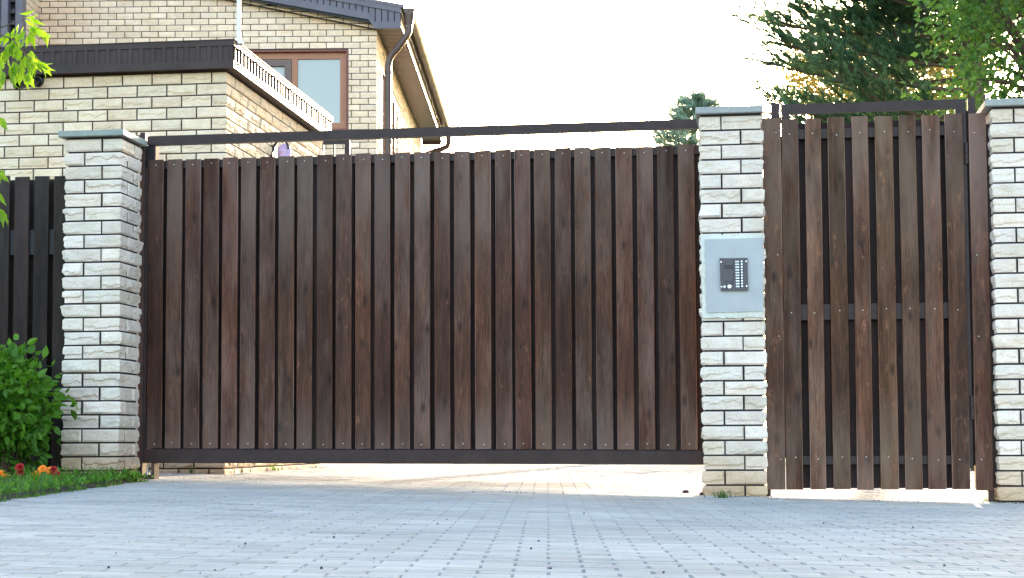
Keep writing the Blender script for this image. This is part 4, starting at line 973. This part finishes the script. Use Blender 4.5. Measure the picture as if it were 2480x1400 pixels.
mb.build('branch', M['bark'], bt_)
LV = [(62, 48, 20, 15, .9), (60, 42, 40, -5, .8), (45, 60, -10, 45, 1), (70, 68, 45, 25, 1.1), (85, 75, 50, 20, 1), (100, 72, 20, 45, .9), (60, 75, -30, 50, 1.1), (55, 85, 0, 60, 1.2), (72, 78, 20, 60, 1.1), (35, 70, -12, 50, 1), (12, 90, -20, 10, .8),
      (30, 98, 0, 70, 1.2), (25, 105, -20, 60, 1.1), (15, 120, -18, 60, 1.2), (40, 115, 15, 55, 1.1), (50, 115, 0, 70, 1.2), (66, 130, 10, 60, 1.1), (72, 138, 5, 65, 1.2), (60, 135, -15, 55, 1.), (88, 142, 22, 50, 1), (95, 145, 45, 30, 1.1), (80, 150, 0, 70, 1.1), (105, 152, 30, 40, .9), (75, 155, 30, 60, 1),
      (5, 140, -10, 70, 1.2), (20, 140, 10, 65, 1.2), (35, 150, 15, 50, 1.1), (0, 165, -10, 60, 1.2), (22, 165, 8, 60, 1.2), (48, 175, -8, 60, 1.1), (58, 178, 12, 60, 1.2), (65, 180, 30, 40, .9), (10, 180, -15, 60, 1.1), (30, 178, 15, 55, 1.), (-10, 110, -10, 60, 1.1), (-20, 150, 0, 70, 1.1),
      (-2, 285, 22, 32, .9), (-8, 290, 5, 50, 1), (-10, 415, 40, 22, 1), (-6, 418, 20, 55, 1.), (-15, 425, 0, 55, 1.1), (0, 468, 15, 40, .9), (-10, 470, 8, 60, 1.), (-5, 505, 20, 30, .8), (-10, 500, 10, 40, 1.)]
pos = []; dr = []
for (a, b_, da, db, s_) in LV:
    for rep in range(2):
        ja, jb = (0, 0) if rep == 0 else (random.uniform(-16, 16), random.uniform(-12, 12)); dy = random.uniform(-.10, .10)
        p = PY(a+ja, b_+jb, YB+dy); q = PY(a+ja+da+random.uniform(-6, 6), b_+jb+db, YB+dy+random.uniform(-.04, .04)); pos.append(p[:]); dr.append(((q-p).normalized())[:])
pos = np.array(pos); dr = np.array(dr)
def broadleaves(name, material, parent, pos, dr, size, kind):
    v, f = leaf_shape(kind); F0 = tri(f); V = []
    for i in range(len(pos)):
        d = dr[i]/np.linalg.norm(dr[i]); camd = np.array(CAM)-pos[i]; camd /= np.linalg.norm(camd); nrm = camd*.8+rng.normal(0, .55, 3); nrm -= d*nrm.dot(d); nrm /= np.linalg.norm(nrm)
        Rm = np.stack([np.cross(nrm, d), nrm, d], 1); vv = v.copy(); vv[:, 0] *= rng.uniform(.6, .95); vv[:, 1] -= .35*vv[:, 2]**2*rng.uniform(-.3, 1); V.append(vv@Rm.T*size*rng.uniform(.75, 1.1)+pos[i])
    F = (F0[None]+np.arange(len(pos))[:, None, None]*len(v)).reshape(-1, 3); c = np.repeat(rng.uniform(0, 1, len(pos)), len(F0)); npmesh(name, np.concatenate(V), F, material, parent, np.stack([c]*3, 1))
broadleaves('leaves', M['gleaf'], bt_, pos, dr, .100, 'maple')
# grass and weeds
def blades(n, xy, hmean, material, parent=None, name='grass', wid=.004, spread=.5):
    V = []; F = []; C = []
    for i in range(n):
        x, y = xy(); z = gz(x, y)-.003+(.03 if in_bed(x, y) else 0); h = hmean*rng.uniform(.4, 1.35); a = rng.uniform(0, 6.28); ln = rng.uniform(.1, spread)*h; sx, sy = -math.sin(a)*wid, math.cos(a)*wid
        c = rng.uniform(0, 1); o = len(V)
        for t, k in ((0, 1), (.5, .8), (1, .05)):
            px_, py_ = x+math.cos(a)*ln*t*t, y+math.sin(a)*ln*t*t; V += [(px_-sx*k, py_-sy*k, z+h*t*(1-.15*t)), (px_+sx*k, py_+sy*k, z+h*t*(1-.15*t))]
        F += [(o, o+1, o+3, o+2), (o+2, o+3, o+5, o+4)]; C += [(c, c, c)]*2
    return npmesh(name, np.array(V), np.array(F), material, parent, np.array(C))
def bedxy():
    while True:
        y = rng.uniform(7.2, 11.7); d = abs(rng.normal(0, .22))-.05*max(0, noise.noise(Vector((y*3, 0, 0)))+.5); x = E0.x+(y-E0.y)*ed.x/ed.y-d
        if x > -6.6: return x, y
o = blades(3600, bedxy, .032, M['grass']); tag(o, 'fringe of uneven grass along the edge of the flower bed', 'grass', kind='stuff')
def grassxy2():
    while True:
        y = rng.uniform(8.2, 11.68); d = abs(rng.normal(0, .30)); x = E0.x+(y-E0.y)*ed.x/ed.y-d
        if noise.noise(Vector((x*5, y*3, 4))) > -.05 or y > 11.3: return x, y
blades(900, grassxy2, .085, M['grass'], o, 'long_blades', .003, .9)
ps = np.array([[*bedxy(), 0] for _ in range(520)]); ps[:, 2] = [gz(a_, b_)+random.uniform(.03, .06) for a_, b_, _ in ps]
leaves('broad_leaves', M['sleaf'], o, ps, rng.normal(0, 1, (520, 3))+np.array([0, -.3, .9]), .038, 'oval')
def weed(label, px, py, n, h, r_, m_='grass', lf=0):
    p = GP(px, py); t = thing('weed', label, 'weed', (p.x, p.y, gz(p.x, p.y)))
    blades(n, lambda: (p.x+rng.normal(0, r_), p.y+rng.normal(0, r_*.6)), h, M[m_], t, 'blades', .004, 1.1)
    if lf:
        ps = np.array([[p.x+rng.normal(0, r_*1.6), p.y+rng.normal(0, r_), gz(p.x, p.y)+rng.uniform(.01, h)] for _ in range(lf)]); leaves('leaves', M['sleaf'], t, ps, rng.normal(0, 1, (lf, 3))+np.array([0, -.3, .5]), .032, 'oval')
weed('leafy weeds in the corner where the left pillar meets the paving', 305, 1168, 60, .05, .05, lf=70)
weed('grassy weed clump under the left end of the sliding gate', 465, 1146, 12, .085, .012)
weed('green weed at the foot of the garage wall under the gate', 662, 1139, 22, .05, .03, lf=14)
weed('tuft of grass at the foot of the intercom pillar', 1750, 1206, 40, .06, .03)
weed('small weed at the foot of the right pillar', 2408, 1214, 22, .035, .03)
# flowers
TILT = Matrix.Rotation(math.radians(50), 3, 'X')
def bloom(mb, c, r_, layers=4, n=11, mat_=0, spike=1.):
    for k in range(layers):
        rr = r_*(1-.2*k); tilt = .25+.35*k
        for i in range(n):
            a = 2*math.pi*(i+.5*(k % 2))/n+random.uniform(-.1, .1); d = Vector((math.cos(a)*math.cos(tilt), math.sin(a)*math.cos(tilt), math.sin(tilt)*spike)); d = TILT@d; s_ = TILT@Vector((-math.sin(a), math.cos(a), 0))*rr*.30
            v = [c, c+d*rr*.6-s_, c+d*rr+Vector((0, 0, -.1*rr))-s_*.6, c+d*rr*1.02+s_*.6, c+d*rr*.6+s_]; mb.add(v, [(0, 1, 2, 3, 4)], mat_)
def flower(name, label, cat, heads, mat_, r_, Y=10.4, spike=1.):
    b = PY(heads[0][0], 1180, Y); g = gz(b.x, Y)+.02; t = thing(name, label, cat, (b.x, Y, g)); st = MB(); ps = []
    for (px, py) in heads:
        c = PY(px, py, Y+random.uniform(-.03, .03)); st.tube([(b.x+(c.x-b.x)*.4, c.y, g), (c.x, c.y, c.z-.01)], .0035, 5)
        mb = MB(); bloom(mb, c-Vector((0, 0, r_*.3)), r_, 5, 11, 0, spike); bloom(mb, c, r_*.7, 3, 9, 0, spike); mb.build('bloom', M[mat_], t)
        for _ in range(34): ps.append([c.x+random.gauss(0, .04), c.y+random.gauss(.02, .03), random.uniform(g, max(g+.03, c.z-.01))])
    st.build('stem', M['sleaf'], t); ps = np.array(ps); leaves('leaves', M['sleaf'], t, ps, rng.normal(0, 1, (len(ps), 3))+np.array([0, -.2, .6]), .035, 'diamond')
flower('marigold', 'orange marigold cluster nearest the left pillar, between red flowers', 'flower', [(89, 1146), (103, 1133), (121, 1137), (101, 1157)], 'orange', .029)
flower('marigold', 'orange marigold at the left edge of the flower bed', 'flower', [(3, 1145), (15, 1153), (12, 1168)], 'orange', .028)
flower('celosia', 'deep red flower left of the orange marigold cluster', 'flower', [(48, 1130), (50, 1142)], 'red', .030, spike=1.5)
flower('celosia', 'deep red flower right of the marigolds, beside the pillar', 'flower', [(130, 1136), (138, 1147)], 'red', .027, spike=1.5)
for (px, py, lab, r_) in ((1661, 1194, 'dried plum-red blossom lying left of the intercom pillar', .016), (1702, 1199, 'dried plum-red blossom against the intercom pillar foot', .016)):
    p = GP(px, py); mb = MB()
    for q in range(4): bloom(mb, Vector((p.x+random.uniform(-.012, .012), p.y+random.uniform(-.01, .01), gz(p.x, p.y)+.006)), r_, 3, 7)
    tag(mb.build('fallen_blossom', M['plum']), lab, 'blossom')
# crumbs of litter on the paving
mb = MB()
for _ in range(240):
    px = random.uniform(-60, 2540); py = 1180+220*random.random()**.8; p = GP(px, py)
    if _ > 80: q_ = random.choice(((-.05, 11.5), (.02, 11.48), (1.7, 11.46), (-4.15, 11.7), (1.0, 11.3), (-1.5, 11.2))); p = Vector((q_[0]+random.gauss(0, .16), q_[1]-abs(random.gauss(0, .06)), 0)); p.z = gz(p.x, p.y)
    if in_bed(p.x, p.y): continue
    s_ = random.choice((.0012, .0016, .002, .0025, .0045)); c = p+Vector((0, 0, s_*.5+.001))
    vs = [c+Vector((random.uniform(.5, 1.2)*a*s_, random.uniform(.5, 1.2)*b*s_, random.uniform(.4, .9)*z_*s_)) for a, b, z_ in ((-1, -1, -1), (1, -1, -1), (1, 1, -1), (-1, 1, -1), (-.5, -.5, 1), (.6, -.4, 1), (.4, .6, 1), (-.6, .4, 1))]
    mb.add(vs, [(0, 1, 5, 4), (1, 2, 6, 5), (2, 3, 7, 6), (3, 0, 4, 7), (4, 5, 6, 7)])
tag(mb.build('litter', M['litter']), 'dark crumbs of litter scattered over the paving', 'litter', kind='stuff')
# hedge far behind, seen only through gaps; height added to dapple the paving
p = PY(2050, 1000, 40)
leafy('hedge', 'loose green hedge glimpsed through the gaps of the wicket, made tall to shade the paving', 'hedge', p.x, 40, 2.9, 3.9, .8, 2.9, 210, 40, .14, M['tleaf'], trunk=False, clump=.3, bare=.1, zmin=.1)
